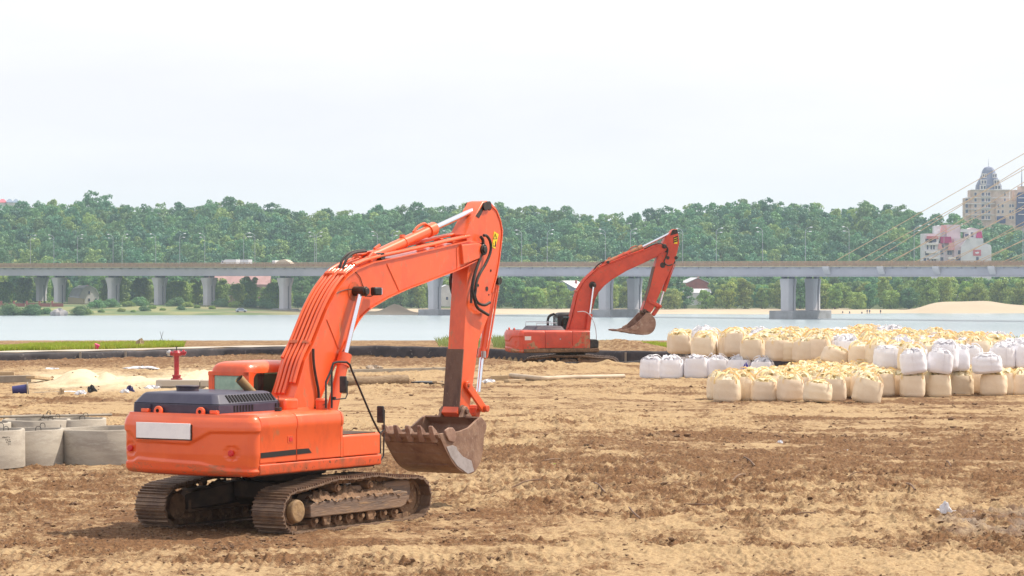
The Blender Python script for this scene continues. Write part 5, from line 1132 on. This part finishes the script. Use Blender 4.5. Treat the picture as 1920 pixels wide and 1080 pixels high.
P2=dict(boom_up=[(-.25,2.0)]+u2(.28,(495,785),(520,700),(540,620),(560,530),(600,465),(640,425),(700,370),(780,340),(900,290),(1050,235),(1110,210)),
 boom_lo=u2(.28,(1145,205),(1155,225),(1145,250),(1085,290),(1000,330),(880,385),(780,445),(730,485),(690,530),(665,580),(650,640),(605,775))+[(.75,1.7),(.2,1.6)],boom_pin=u2(.28,(1135,222))[0],
 pipes=[(-.2,.08,2,8),(-.1,.08,2,8),(0,.08,1,8),(.1,.08,1,8),(.2,.07,1,12),(-.15,.08,7,12)],clamps=[4,7,9],
 hoses=[[.03]+[(.1,p) for p in u2(.1,(650,400),(680,350),(720,325),(760,330))],[.03]+[(-.05,p) for p in u2(0,(660,400),(690,345),(740,318))],[.035]+[(.3,p) for p in u2(.3,(1140,215),(1165,240),(1150,290),(1130,330),(1160,355),(1190,345))],[.03]+[(.3,p) for p in u2(.3,(1000,240),(1060,210),(1110,200),(1135,215))]],
 arm_cyl=(u2(0,(748,330))[0],u2(0,(985,228))[0],u2(0,(1200,122))[0]),arm_bracket=u2(.17,(700,372),(735,325),(755,318),(768,340),(790,340)),
 boom_cyl=(u2(.42,(612,850))[0],u2(.42,(637,680))[0],u2(.42,(660,485))[0]),
 stick=u2(.2,(1185,120),(1200,106),(1222,108),(1232,150),(1238,200),(1212,310),(1150,445),(1098,560),(1058,655),(1040,675),(1000,672),(985,655),(1040,500),(1080,330),(1095,285),(1120,215),(1140,170)),
 wear=u2(.2,(990,660),(1040,500),(1072,360)),wear_side=1,top_pins=[u2(.2,(1208,122))[0]],black_patch=u2(.2,(1175,150),(1190,112),(1222,110),(1230,135),(1205,142)),
 spots=[(q[0],q[1],r) for q,r in zip(u2(.2,(1150,250),(1125,350),(1215,300),(1160,300)),(.12,.16,.1,.1))],
 decal=[u2(.2,(1202,158),(1224,156),(1224,205),(1202,205))],
 bucket_cyl=(u2(0,(1195,330))[0],u2(0,(1132,525))[0],u2(0,(1106,618))[0]),stick_pin=u2(.2,(1000,662))[0],link=(u2(.25,(1036,590))[0],u2(.25,(1108,628))[0]),bucket_ear2=u2(.1,(1062,688))[0],
 bucket=dict(v=(-.75,.70),side=1,outer=u2(.7,(812,788),(870,800),(940,812),(1000,820),(1035,815),(1062,795),(1077,760),(1074,715),(1040,672)),
   mouth=u2(.7,(1015,672),(985,705),(945,745),(915,772),(870,784)),polish=u2(.7,(1000,745),(1040,735),(1070,745),(1062,785),(1030,808),(990,800)),
   cutter=u2(.7,(905,770),(935,752),(965,770),(950,790),(915,788)),tooth=(u2(.55,(850,790))[0],u2(.55,(806,786))[0],.05),teeth=[.55,.25,-.05,-.35,-.65],ear_a=R(60),ear_base=u2(.27,(1040,672),(1010,690))))
excavator('older red crawler excavator standing side-on by the river with raised boom',E2,TH2,E2z,P2,track_rot=R(-18),old=True)

# ------------------------------------------------------------------ bulk bags
def bag_mesh(seed,loose=1.0,slump=0):
    g=np.random.default_rng(seed); ph=g.random(12)*6.28; H=.93+.05*g.random(); hx=.52+.03*g.random(); hy=.50+.03*g.random()
    def body(u,w):
        a=u*2*PI; z=H*w
        e=.42+.28*min(1,w*1.2); ca,sa=math.cos(a),math.sin(a)
        x=math.copysign(abs(ca)**e,ca); y=math.copysign(abs(sa)**e,sa)
        k=1-.17*(1-min(1,w/.14))**2+.055*math.sin(min(w,1)*PI)-.05*max(0,w-.82)/.18
        k+=.010*math.sin(3*a+ph[0]+w*4)+.012*math.sin(7*a+ph[1])*w+.008*math.sin(w*17+ph[2]+2*a)
        return Vector((x*hx*k,y*hy*k,z+.015*math.sin(2*a+ph[3])*w))
    m=MB(); m.grid(lambda u,w:body(u,w),44,16,True); m.add([body(i/44,0) for i in range(44)],[tuple(range(44))])
    b=m.build('body','bag_cream',angle=50)
    pk=(g.uniform(-.12,.12),g.uniform(-.12,.12)); ph_=g.uniform(.04,.17)*loose
    def top(u,w):
        a=u*2*PI; p=body(u,1.0)*1.0; q=1-w
        f=.06*math.sin(5*a+ph[4])+.05*math.sin(9*a+ph[5]+w*5)+.04*math.sin(14*a+ph[6]-w*8)+.03*math.sin(21*a+ph[9])
        z=p.z-.03*(1-w)*2+ (ph_*(w**1.3))+.05*math.sin(w*PI)+f*math.sin(w*PI*.9)*loose*1.25*(1-w*.3)
        if w>.97: z=p.z+ph_
        r=q*(1+.05*math.sin(6*a+ph[7])) if w>0 else 1.012
        return Vector((p.x*r+pk[0]*w,p.y*r+pk[1]*w,z))
    m=MB(); m.grid(top,64,14,True); 
    # gathered neck of the inner cloth
    def neck(u,w):
        a=u*2*PI; r=.05+.13*w+.03*math.sin(4*a+ph[8])+.02*math.sin(7*a+ph[2]); return Vector((pk[0]+r*math.cos(a)+.10*w*math.cos(ph[1]),pk[1]+r*math.sin(a)+.10*w*math.sin(ph[1]),H+ph_-.03+.16*loose*w+.04*w*math.sin(3*a+ph[3])))
    if seed%3==0: m.grid(neck,24,5,True)
    for j in range(3):   # loose folded flaps of cloth lying on the top
        a0=g.random()*6.28; r0=g.uniform(.08,.24); c=Vector((r0*math.cos(a0),r0*math.sin(a0),H+.03+.05*g.random())); an=g.random()*3.14; sx,sy=g.uniform(.2,.32),g.uniform(.12,.2); hp=g.random(4)*6
        def flap(u,w,c=c,an=an,sx=sx,sy=sy,hp=hp):
            x=(u-.5)*2*sx; y=(w-.5)*2*sy; z=.09*math.cos((u-.5)*2.6)+.04*math.sin(9*u+hp[0])+.04*math.sin(7*w+5*u+hp[1])-.5*y*y
            return c+Vector((x*math.cos(an)-y*math.sin(an),x*math.sin(an)+y*math.cos(an),z*loose))
        m.grid(flap,9,6)
    t=m.build('top_cloth','bag_cream_top',angle=70)
    straps=[]
    for k,(sx,sy) in enumerate(((1,1),(-1,1),(-1,-1),(1,-1))):
        m=MB(); c=Vector((sx*hx*.86,sy*hy*.86,H-.16)); e=Vector((sx*hx*g.uniform(-.1,.35),sy*hy*g.uniform(-.1,.4),H+ph_*.6+g.uniform(.04,.16)))
        mid=(c+e)/2+Vector((g.uniform(-.1,.1),g.uniform(-.1,.1),g.uniform(.16,.30))); mid2=e+Vector((g.uniform(-.12,.12),g.uniform(-.12,.12),g.uniform(-.02,.12)))
        m.tube([c,c+Vector((0,0,.18)),mid,mid2,e],.030,6,2,flat=.3); s=m.build('strap','strap_yellow'); straps.append(s)
    r=(b.data,t.data,[s.data for s in straps])
    for o in (b,t,*straps): bpy.data.objects.remove(o)
    return r
BP=[bag_mesh(40+i,[1,1.2,.8,1.0,1.3,.9,1.1,.7][i]) for i in range(8)]
WH={}
def white(me,m):
    k=(me.name,m)
    if k not in WH: c=me.copy(); c.materials[0]=M[m]; WH[k]=c
    return WH[k]
NB=0
def bag(x,y,z,w,h,label,group,white_=False,tilt=0,tdir=0,yellow=True,rz=None):
    global NB
    NB+=1; k=random.randrange(8); b,t,ss=BP[k]
    e=empty('bulk_bag',(x,y,z),0,label,'bulk bag',group); e.rotation_euler=(0,tilt,(random.uniform(-.25,.25)+random.choice([0,PI/2,PI,-PI/2])) if rz is None else rz)
    if tilt: e.rotation_mode='XYZ'; 
    if tilt: e.rotation_euler=(tdir,tilt,random.uniform(-.15,.15))
    e.scale=(w*.93/1.04,w*.93/1.04,h*.96)
    ml=[('body',white(b,'bag_white') if white_ else b),('top_cloth',white(t,'bag_white_top') if white_ else t)]+[('strap',white(s,'strap_white') if white_ else s) for s in ss]
    for nm,me in ml: o=bpy.data.objects.new(nm,me); COL.objects.link(o); o.parent=e
    if white_:
        for q in (.0,):
            m=MB(); m.box((random.uniform(-.15,.2),-.545,.5),(.02,.02,.82)); s=m.build('seam','strap_white',e)
    return e
def gbag(px,py,w,label,group,h=1.0,z=0,**k):
    D=gd(py,z); x=(px-960)/FP*(D+.5); return bag(x,D+.5,z+(gz(x,D+.5)*0 if z else gz(x,D+.5))-.03,w,h,label,group,**k)
FR=[(1350,746.7,1.05,1),(1363,751.5,1.12,.97),(1396,749.6,1.05,.95),(1434,751.5,1.06,.86),(1482,753,.98,.9),(1532,757,1.08,.78),(1562,752,1.0,.95),(1583,747.6,1.0,.9),(1622,755.5,1.12,.98),(1654,746.5,1.0,.98),(1684,745,1.02,.9),(1703,738.5,1.0,.85),(1730,737,1.0,.85),(1769,740.5,1.12,.9),(1800,741.5,1.05,.92),(1826,740,1.05,.92),(1863,743,1.10,.93),(1884,741,1.0,.95),(1915,741,1.08,.95),(1965,742,1.08,.95)]
nF=len(FR)
for i,(px,py,w,h) in enumerate(FR):
    t=dict(tilt=R(13),tdir=R(-3)) if i==8 else (dict(tilt=R(4),tdir=R(-6)) if i==5 else {})
    lb='cream bulk bag leaning to the right in the front row' if i==8 else ('low slumped cream bulk bag at the front of the heap' if i==5 else 'cream bulk bag on the soil in the front row, '+sfx(i,nF))
    gbag(px,py,w,lb,'bulk bags in the front row',h=h,**t)
WR=[(1222,708,1.08),(1259,712.6,1.15),(1307,713,1.12),(1345,713,1.1),(1386,716,1.1),(1430,718,1.1)]
for i,(px,py,w) in enumerate(WR):
    e=gbag(px,py,w,'white bulk bag with the blue sailboat mark, lower left row' if i==4 else 'white bulk bag in the lower left row, '+ORD[i]+' from the left','white bulk bags of the lower left row',white_=True,rz=0 if i==4 else None)
    if i==4:
        m=MB(); y0=-.565; 
        m.prism([(.27,.62),(.27,.90),(.40,.66)],y0,y0+.02,'y'); m.prism([(.24,.62),(.24,.84),(.12,.64)],y0,y0+.02,'y'); m.prism([(.06,.58),(.48,.58),(.42,.52),(.14,.52)],y0,y0+.02,'y')
        m.prism([(.10,.46),(.44,.46),(.44,.43),(.10,.43)],y0,y0+.02,'y'); m.prism([(.40,.62),(.43,.62),(.52,.86),(.50,.86)],y0,y0+.02,'y'); m.build('sailboat_mark','logo_blue',e)
# upper row standing on a lower layer
UR=[(1275,663,1.12,0,1),(1320,668.6,1.22,0,1),(1367,668.6,1.05,0,1),(1411,674.5,1.18,0,1),(1460,676,1.15,0,1),(1512,678,1.2,0,1),(1614,684,1.15,0,.88),(1665,690,1.12,1,.88),(1715,700,1.08,1,.88),(1760,699,1.05,1,.88),(1794,695,1.0,1,.95),(1822,690,1.0,1,.9),(1879,690,1.08,1,.95),(1925,690,1.1,1,.98)]
nU=len(UR); line=[]
for i,(px,py,w,wh,h) in enumerate(UR):
    D=gd(py,1.0); x=(px-960)/FP*(D+.5); line.append((px,D))
    t=dict(tilt=R(-8) if i==8 else R(7)) if i in(8,9) else {}
    bag(x,D+.5,.98,w,h,('white' if wh else 'cream')+' bulk bag on the upper layer edge, '+sfx(i,nU),'bulk bags on the edge of the upper layer',white_=bool(wh),**t)
    if not 1360<px<1470: bag(x+random.uniform(-.1,.1),D+.62,gz(x,D+.6)-.03,1.06,.98,'bulk bag of the lower layer under the upper edge','bulk bags under the upper layer',white_=(1200<px<1330))
# slumped ones
def slumped(px,py,z,w,wh,label):
    D=gd(py,z)+.5; x=(px-960)/FP*D; e=bag(x,D,z,w,.72,label,'slumped bulk bags',white_=wh,tilt=R(20 if not wh else -5)); return e
slumped(1562,684,.98,1.25,False,'slumped cream bulk bag folded over below the upper layer'); slumped(1852,700,.93,1.15,True,'round slumped white bulk bag below the upper layer')
lf=lambda px:float(np.interp(px,[a for a,b in line],[b for a,b in line]))
# tops of the lower field between the front row and the upper layer
D=121.6
while D<136.5:
    px=1352+(D-120)*(9 if D<125 else 12)+random.uniform(0,14)
    while px<1668:
        if D<lf(px)-.9:
            x=(px-960)/FP*D; bag(x+random.uniform(-.1,.1),D+random.uniform(-.2,.2),gz(x,D)-.03,1.08,random.uniform(.9,1.08),'cream bulk bag seen only by its crumpled yellow top behind the front row','cream bulk bags between front row and upper layer')
        px+=1.16*FP/D*random.uniform(1.0,1.16)
    D+=1.28
# tops of the upper layer
rowi=0; off=1.3
while off<30:
    px=1268+random.uniform(0,20)
    while px<1960:
        D=lf(px)+off+random.uniform(-.2,.2)
        lim=np.interp(px,[1260,1400,1560,1620,1700,1760,1840,1920],[155,158,160,163,157,150,146,141])
        if D<lim and NB<296:
            x=(px-960)/FP*D; wh=random.random()<(.16 if px<1640 else (.45 if off<5 else .3)); zz=random.uniform(.93,1.12)
            bag(x,D,zz,1.1,random.uniform(.9,1.12),('white' if wh else 'cream')+' bulk bag deep in the upper layer of the heap with only its top showing','bulk bags inside the upper layer',white_=wh)
        px+=1.2*FP/D*random.uniform(1.0,1.22)
    off+=1.55
# ------------------------------------------------------------------ concrete rings
def ring(px,py,rad,hgt,label,tilt=0,z=0,th=.10,marks=False):
    D=gd(py,z)+rad; x=(px-960)/FP*D; e=empty('concrete_ring',(x,D,z+(gz(x,D-rad*.9) if not z else 0)-.02),0,label,'concrete ring','concrete well rings'); e.rotation_euler=(0,tilt,0)
    m=MB(); n=72; prof=[(rad,0),(rad,hgt-.02),(rad-.02,hgt),(rad-th+.015,hgt),(rad-th,hgt-.02),(rad-th,0)]
    m.grid(lambda u,w:(lambda p:Vector((p[0]*math.cos(u*2*PI)*(1+.004*math.sin(u*23)),p[0]*math.sin(u*2*PI),p[1]+(.006*math.sin(u*31) if p[1]>.1 else 0))))(prof[round(w*5)]),n,6,True); o=m.build('ring_wall','concrete_ring',e,angle=50)
    for k in range(3):
        a=k*2*PI/3-.9+random.uniform(-.3,.3); c=Vector((math.cos(a)*(rad-th/2),math.sin(a)*(rad-th/2),hgt)); t=Vector((-math.sin(a),math.cos(a),0))*.07
        m=MB(); m.tube([c-t-Vector((0,0,.02)),c-t*1.1+Vector((0,0,.07)),c-t*.5+Vector((0,0,.11)),c+t*.5+Vector((0,0,.11)),c+t*1.1+Vector((0,0,.07)),c+t-Vector((0,0,.02))],.009,6,1); m.build('lifting_loop','black',e)
    if marks:
        m=MB(); rr=random.Random(4)
        for row,(a0,cnt,zz) in enumerate([(-.86,6,.80),(-.80,4,.735),(-.80,4,.675),(-.77,3,.615)]):
            for i in range(cnt):
                a=a0+i*.035+row*.02; 
                for s in range(3):
                    b=a+rr.uniform(-.01,.01); c=a+rr.uniform(-.014,.014); z1=zz+rr.uniform(-.02,.02); z2=zz+rr.uniform(-.025,.025); q=rad+.003
                    m.tube([(q*math.cos(b),q*math.sin(b),z1),(q*math.cos(c),q*math.sin(c),z2)],.0045,4)
        m.build('handwriting','decal_black',o)
    return e
ring(-40,881.5,1.18,.96,'concrete well ring with black handwriting at the left edge',R(-.6),marks=True)
ring(42,874,1.10,.93,'concrete well ring second from the left in the front row',R(-1.3))
ring(208,872,1.34,.92,'wide concrete well ring beside the orange excavator',R(-1.0))
ring(68,853.5,.94,.92,'concrete well ring in the back row with a smaller ring inside',0); ring(62,848,.66,.99,'small concrete ring standing inside a larger one',0); ring(138,851,.90,.93,'concrete well ring at the right end of the back row',0); ring(-38,857,.85,.93,'concrete well ring in the back row at the left edge',0)
a=Vector(((-30-960)/FP*84.5,84.5,CH-(782-HY)/FP*84.5)); b=Vector(((209-960)/FP*87.5,87.5,CH-(777.5-HY)/FP*87.5))
m=MB(); m.tube([a,(a+b)/2,b],.035,8); o=m.build('steel_rod','timber_grey'); tag(o,'long dark steel rod lying across the tops of the concrete rings','rod')
# ------------------------------------------------------------------ membrane wall, paving strip behind it
pts=[((px-960)/FP*gd(py),gd(py)) for px,py in WALLPX]
def wallp(t):
    i=min(int(t),len(pts)-2); f=t-i; return pts[i][0]*(1-f)+pts[i+1][0]*f,pts[i][1]*(1-f)+pts[i+1][1]*f
def ztop(px): return float(np.interp(px,[-400,0,420,640,700,950,1215,2300],[.46,.47,.46,.56,.60,.55,.66,.66]))
m=MB(); N=420
def wf(u,w):
    x,y=wallp(u*(len(pts)-1)); px=960+FP*x/y; zt=ztop(px); q=.10*(fbm(np.array([x*.9]),np.array([w*3.]),3)[0]-.5)
    if w<.72: z=-.35+(zt+.35)*w/.72; return Vector((x,y-.02+q-.10*(1-w),z))
    return Vector((x,y+(w-.72)*1.6,zt+.012*math.sin(x*3)))
m.grid(wf,N,9); o=m.build('retaining_wall','membrane',angle=80); tag(o,'low retaining wall wrapped in black membrane along the river side','wall')
for px in (151,236,1173): 
    D=float(wall_D((px-960)/FP))-.1; x=(px-960)/FP*D; m=MB(); m.box((0,0,.05),(.12,.05,.78 if px<1000 else 1.0)); p_=m.build('wall_lath','timber_grey',o); p_.location=(x,D-.08,.02)
m=MB(); m.grid(lambda u,w:(lambda q:Vector((q[0]*(1+w*.004),q[1]+.62+w*3.6,ztop(960+FP*q[0]/q[1])+.03+.012*math.sin(q[0]*2.1+w*4))))(wallp(u*3.6)),160,4); o=m.build('path','path_conc',angle=80); o['kind']='structure'
# grass strips and reeds
def blades(name,areas,n,h0,h1,mt,label,seed,w=.03,zf=None):
    g=np.random.default_rng(seed); V=[];
    for (p0,p1,d0,d1,dens) in areas:
        k=int(n*dens); px=g.uniform(p0,p1,k); off=g.uniform(d0,d1,k); r=(px-960)/FP; Y=(wall_D(r)+off) if d0<100 else off; X=r*Y
        cl=fbm(X*.8,Y*.8,3); keep=cl>g.uniform(.2,.55,k); X=X[keep];Y=Y[keep]; k=len(X)
        Z=site_height(X,Y)-.02; H=g.uniform(h0,h1,k)*(.6+.8*fbm(X*.6+5,Y*.6,2)); a=g.uniform(0,2*PI,k); lx=g.normal(0,.3,k)*H; ly=g.normal(0,.3,k)*H
        dx=np.cos(a)*w; dy=np.sin(a)*w
        V.append(np.stack([np.stack([X-dx,Y-dy,Z],-1),np.stack([X+dx,Y+dy,Z],-1),np.stack([X+lx*.4+dx*.7,Y+ly*.4+dy*.7,Z+H*.6],-1),np.stack([X+lx,Y+ly,Z+H],-1)],1).reshape(-1,3))
    V=np.concatenate(V); F=np.arange(len(V)).reshape(-1,4); o=np_mesh(name,V,F,mt,smooth=False); tag(o,label,'grass' if name!='reeds' else 'reeds',kind='stuff')
blades('grass',[(-60,345,5.4,13,1.0),(-60,240,4.8,9,.4)],30000,.14,.34,'grass_blades','bright green grass strip on the bank behind the left wall',3)
blades('grass',[(1108,1262,16,23,1.0)],12000,.15,.32,'grass_blades','green grass strip on the bank behind the red excavator',4)
blades('reeds',[(822,905,6,14,.10),(925,965,6,14,.12),(1560,1930,16,26,.7)],9000,.3,.75,'reed','thin pale reeds standing at the river edge',5,w=.018)
# kerb boards on the right of the wall
def bar(name,a,b,w,h,mt,label,cat,bev=.01,parent=None):
    a=Vector(a); b=Vector(b); d=(b-a); m=MB(); q=d.to_track_quat('X','Z').to_matrix(); m.box((0,0,0),(d.length,w,h),q); o=m.build(name,mt,bevel=bev); o.location=(a+b)/2; tag(o,label,cat); return o
def gp(px,py,z=0): D=gd(py,z); return Vector(((px-960)/FP*D,D,z))
bar('timber_kerb',gp(655,697,.12),gp(838,693,.12),.2,.22,'timber_grey','long low board edging on the sand behind the boom','board')
bar('timber_kerb',gp(958,689,.16),gp(1085,683.5,.16),.2,.3,'membrane','dark edging board in front of the red excavator tracks','board')
bar('timber_kerb',gp(1130,686,.16),gp(1240,679,.16),.2,.3,'membrane','dark edging board running to the white bags','board')
bar('timber_beam',gp(-40,712,.18),gp(58,710,.22),.4,.3,'timber_grey','grey beam edging at the far left','beam'); bar('plank',gp(57,707,.3),gp(92,710.5,.05),.4,.12,'timber','tan plank leaning at the end of the left beam','plank'); bar('plank',gp(-10,702,.2),gp(27,702,.2),.25,.25,'timber','short timber block on the left bank','plank')
bar('plank',gp(921,710,.10),gp(952,709,.12),.3,.28,'timber','light timber block beside the long beige pipe','plank'); bar('plank',gp(950,715,.05),gp(980,713,.06),.3,.12,'timber','flat light board in front of the beige pipe','plank'); bar('plank',gp(884,716,.02),gp(838,722,.02),.25,.06,'timber','thin board lying left of the stick','plank')
bar('sheet_pile',gp(780,717,.06),gp(822,718,.05),1.2,.10,'black','flat black sheet lying on the sand behind the boom','sheet'); bar('plank',gp(815,716,.2),gp(838,720,.03),.2,.08,'timber','pale plank on the black sheet','plank')
m=MB(); P_=[gp(958,704,.18),gp(985,707,.16),gp(1020,710.5,.12),gp(1060,708,.12),gp(1110,707.5,.12),gp(1170,706,.12)]; m.tube(P_,.12,12,2); o=m.build('pipe','pipe_beige'); tag(o,'long beige plastic pipe lying bent on the sand','pipe')
m=MB(); m.cyl(gp(957.5,704,.18),gp(958.2,704.02,.18),.09,n=14); m.build('pipe_bore','slot',o)
m=MB(); a,b=gp(618,716,.22),gp(763,714,.20); m.tube([a.lerp(b,t)+Vector((0,0,.03*math.sin(t*9))) for t in np.linspace(0,1,14)],.24,14); o=m.build('straw_roll','straw'); tag(o,'long brown straw roll on the sand behind the boom cylinder','straw roll')
# hydrant on its slabs
D=gd(735); 
def slab(px0,px1,z0,z1,D0,dep,label):
    a=(px0-960)/FP*D0; b=(px1-960)/FP*D0; m=MB(); m.box(((a+b)/2,D0+dep/2,(z0+z1)/2),(b-a,dep,z1-z0)); o=m.build('concrete_slab','path_conc',bevel=.015); tag(o,label,'slab','concrete slabs under the hydrant')
slab(292,374,.22,.49,129,1.6,'upper left concrete slab under the red hydrant'); slab(375.5,398,.22,.48,129,1.6,'upper right concrete slab beside the hydrant'); slab(294,402,-.1,.215,129.1,1.7,'bottom concrete slab under the red hydrant')
e=empty('hydrant',((331-960)/FP*129.6,129.6,.49),0,'red standpipe hydrant with two outlets on concrete slabs','hydrant'); Zh=lambda py:zof(py,129.6)-.72
m=MB(); m.cyl((0,0,0),(0,0,.06),.24,n=20); m.cyl((0,0,.06),(0,0,.14),.17,n=20); m.cyl((0,0,.14),(0,0,.20),.19,n=20); m.build('base_flange','red_paint',e,bevel=.008)
m=MB(); m.cyl((0,0,.2),(0,0,.98),.105,n=20); m.build('column','red_paint',e)
m=MB(); m.cyl((0,0,.96),(0,0,1.12),.13,.2,20); m.cyl((0,0,1.12),(0,0,1.22),.2,.13,20); m.tube([(-.34,0,1.13),(0,0,1.04),(.34,0,1.13)],.09,12,1); m.build('head','red_paint',e)
for s in(-1,1): m=MB(); m.cyl((s*.26,0,1.11),(s*.36,0,1.13),.12,n=18); m.cyl((s*.3,0,1.1),(s*.3,0,1.26),.03,n=8); m.cyl((s*.36,0,1.13),(s*.41,0,1.14),.06,n=12); m.build('outlet_cap','red_paint' if s>0 else 'steel',e,bevel=.008)
m=MB(); m.cyl((0,0,1.22),(0,0,1.38),.022,n=8); m.box((0,0,1.37),(.10,.03,.03)); m.build('spindle','black',e)
# tipped blue bucket and litter on the left
p=gp(40,745,0); e=empty('bucket',(p.x,p.y,gz(p.x,p.y)+.2),R(8),'tipped dark blue bucket lying on the spoil line at the left','bucket')
m=MB(); m.cyl((-.36,0,0),(.22,0,.03),.16,.21,24); m.build('shell','plastic_blue',e,bevel=.01); m=MB(); m.cyl((.24,-.02,.03),(.29,-.02,.035),.29,n=24); m.build('lid','timber_grey',e,bevel=.008)
p=gp(199,650,.5); m=MB(); m.cyl((0,0,0),(.06,0,.3),.13,.17,16); o=m.build('bucket','plastic_pink',bevel=.01); o.location=(p.x,wall_D(p.x/p.y)+4.6,.48); o.rotation_euler=(.1,.2,0); tag(o,'small pink bucket on the grass strip above the wall','bucket')
e=empty('fishing_rod_stand',((303-960)/FP*190,190,.3),0,'two thin fishing rods crossed on the grass at the river edge','fishing rods')
for s in(-1,1): m=MB(); m.tube([(s*.28,0,0),(0,0,.7),(-s*.10,0,1.05)],.012,5); m.build('rod','black',e)
def crumple(name,px,py,sx,sy,sz,mt,label,cat,seed=1,z=None):
    g=np.random.default_rng(seed); p=gp(px,py,0); q=g.random(6)*6
    def f(u,w):
        a=u*2*PI; b=(w-.5)*PI; k=1+.28*math.sin(3*a+q[0]+2*b)+.18*math.sin(7*a-3*b+q[1])+.12*math.sin(11*a+6*b+q[2]); return Vector((sx*math.cos(b)*math.cos(a)*k,sy*math.cos(b)*math.sin(a)*k,max(-.02,sz*math.sin(b)*k)))
    m=MB(); m.grid(f,26,13,True); o=m.build(name,mt,angle=25); o.location=(p.x,p.y,gz(p.x,p.y)-.005 if z is None else z); tag(o,label,cat); return o
crumple('plastic_bag',1773,968,.10,.08,.16,'plastic_white','crumpled white plastic bag standing on the soil at lower right','litter',1); crumple('plastic_bag',1762,966,.10,.06,.05,'plastic_white','flat torn end of plastic beside the white bag','litter',2); crumple('plastic_bag',1830,965,.09,.06,.05,'plastic_white','small white scrap right of the crumpled plastic bag','litter',3); crumple('plastic_bag',1790,967,.10,.05,.025,'plastic_white','thin white scrap between the two plastic pieces','litter',8)
crumple('plastic_bag',1583,845,.16,.1,.06,'plastic_white','pale scrap on the brown soil in the middle distance','litter',4); crumple('plastic_bag',1463,826,.08,.06,.07,'plastic_white','small pale scrap farther left on the brown soil','litter',5); crumple('leaf_scrap',1046,874,.13,.07,.05,'grass_blades','bright green scrap lying right of the bucket','litter',6)
crumple('plastic_sheet',268,695,.75,.3,.10,'plastic_white','pale grey plastic sheet on the brown bank left of the hydrant','plastic sheet',7); 
for i,(px,py,sx,sz,mt,lb) in enumerate([(172,740,.16,.22,'black','black crumpled rag on the spoil line'),(152,742,.2,.12,'plastic_white','white crumpled rag left of the black one'),(244,738,.14,.2,'plastic_blue','dark blue and white scrap near the hydrant slabs'),(235,741,.16,.1,'plastic_white','white scrap under the dark blue one'),(116,743,.12,.24,'timber','pointed board end sticking out of the spoil line'),(285,735,.3,.12,'plastic_white','white heap of plastic left of the slabs'),(130,737,.35,.05,'plastic_white','flat pale sheet pieces on the spoil line'),(263,666,.25,.4,'timber','brown lump of broken board against the black wall'),(196,676,.3,.12,'timber_grey','flat grey fragment on the brown bank'),(95,695,.35,.06,'plastic_white','pale flat scrap on the brown bank at left'),(855,710,.25,.12,'plastic_white','white scrap left of the pipe'),(915,716,.3,.14,'plastic_white','white scraps beside the timber block'),(700,690,.4,.15,'gravel_pile','grey rubble lump behind the boom')]):
    crumple('debris',px,py,sx,sx*.7,sz,mt,lb,'debris',20+i)
bar('long_rail',gp(60,737,.03),gp(290,731,.03),.1,.08,'timber_grey','long thin grey rail along the left spoil line','rail')
rr=random.Random(12)
for i,(x0,y0,x1,y1) in enumerate([(960,912,1016,905),(1372,905,1398,895),(1282,948,1336,950),(1210,872,1226,866),(1590,900,1616,895),(1490,975,1530,972),(1020,868,1050,862),(1700,918,1716,930),(1180,960,1200,972),(1105,905,1135,925),(1775,870,1783,880),(1395,862,1415,875)]):
    a=gp(x0,y0,.04); b=gp(x1,y1,.08); c=(a+b)/2+Vector((0,0,.05)); m=MB(); m.tube([a+Vector((0,0,gz(a.x,a.y))),c+Vector((0,0,gz(c.x,c.y))),b+Vector((0,0,gz(b.x,b.y)))],rr.uniform(.014,.026),6,1); o=m.build('stick_of_wood','stick'); tag(o,'dry brown stick on the churned soil, '+ORD[i]+' of the scattered ones','stick','dry sticks on the soil')
# clods and stones scattered over the site
g=np.random.default_rng(9); ico=bmesh.new(); bmesh.ops.create_icosphere(ico,subdivisions=1,radius=1); iv=np.array([v.co[:] for v in ico.verts]); fi=np.array([[v.index for v in f.verts] for f in ico.faces]); ico.free()
n=70000; px=g.uniform(-60,1980,n); py=510+ (g.uniform(0,1,n)**.8)*600+150; py=np.clip(py,690,1110); Dd=CH*FP/(py-HY); X=(px-960)/FP*Dd
sv=soil(X,Dd); dens=np.clip(sv[:,0]*1.5-.25+sv[:,2],.03,1)*np.clip(fbm(X*.9,Dd*.5,3)*2.6-.8,.03,1); keep=g.random(n)<dens; X=X[keep];Dd=Dd[keep]; n=len(X)
s=np.clip(g.lognormal(-4.15,.5,n),.006,.06)*np.where(Dd>90,1.5,1); Zb=site_height(X,Dd)
V=iv[None]*(1+.35*g.normal(size=(n,len(iv),1)))*s[:,None,None]*np.array([1.25,1.1,.75]); V[...,0]+=X[:,None]; V[...,1]+=Dd[:,None]; V[...,2]+=(Zb+s*.25)[:,None]
F=(fi[None]+(np.arange(n)*len(iv))[:,None,None]).reshape(-1,3); o=np_mesh('soil_clods',V.reshape(-1,3),F,'clod',smooth=False); tag(o,'scattered clods and crumbs of brown earth','clods',kind='stuff')

# ------------------------------------------------------------------ haze
m=MB(); m.box((0,3250,58),(9000,7700,146)); hz=m.build('haze',mat('haze_air',(1,1,1))); hz['kind']='stuff'; hz['label']='pale summer haze over the river'; hz['category']='haze'
n=M['haze_air'].node_tree; n.nodes.clear(); out=n.nodes.new('ShaderNodeOutputMaterial'); pv=n.nodes.new('ShaderNodeVolumePrincipled'); pv.inputs['Color'].default_value=(.68,.85,1,1); pv.inputs['Density'].default_value=.000095; pv.inputs['Anisotropy'].default_value=.2; n.links.new(pv.outputs[0],out.inputs['Volume'])
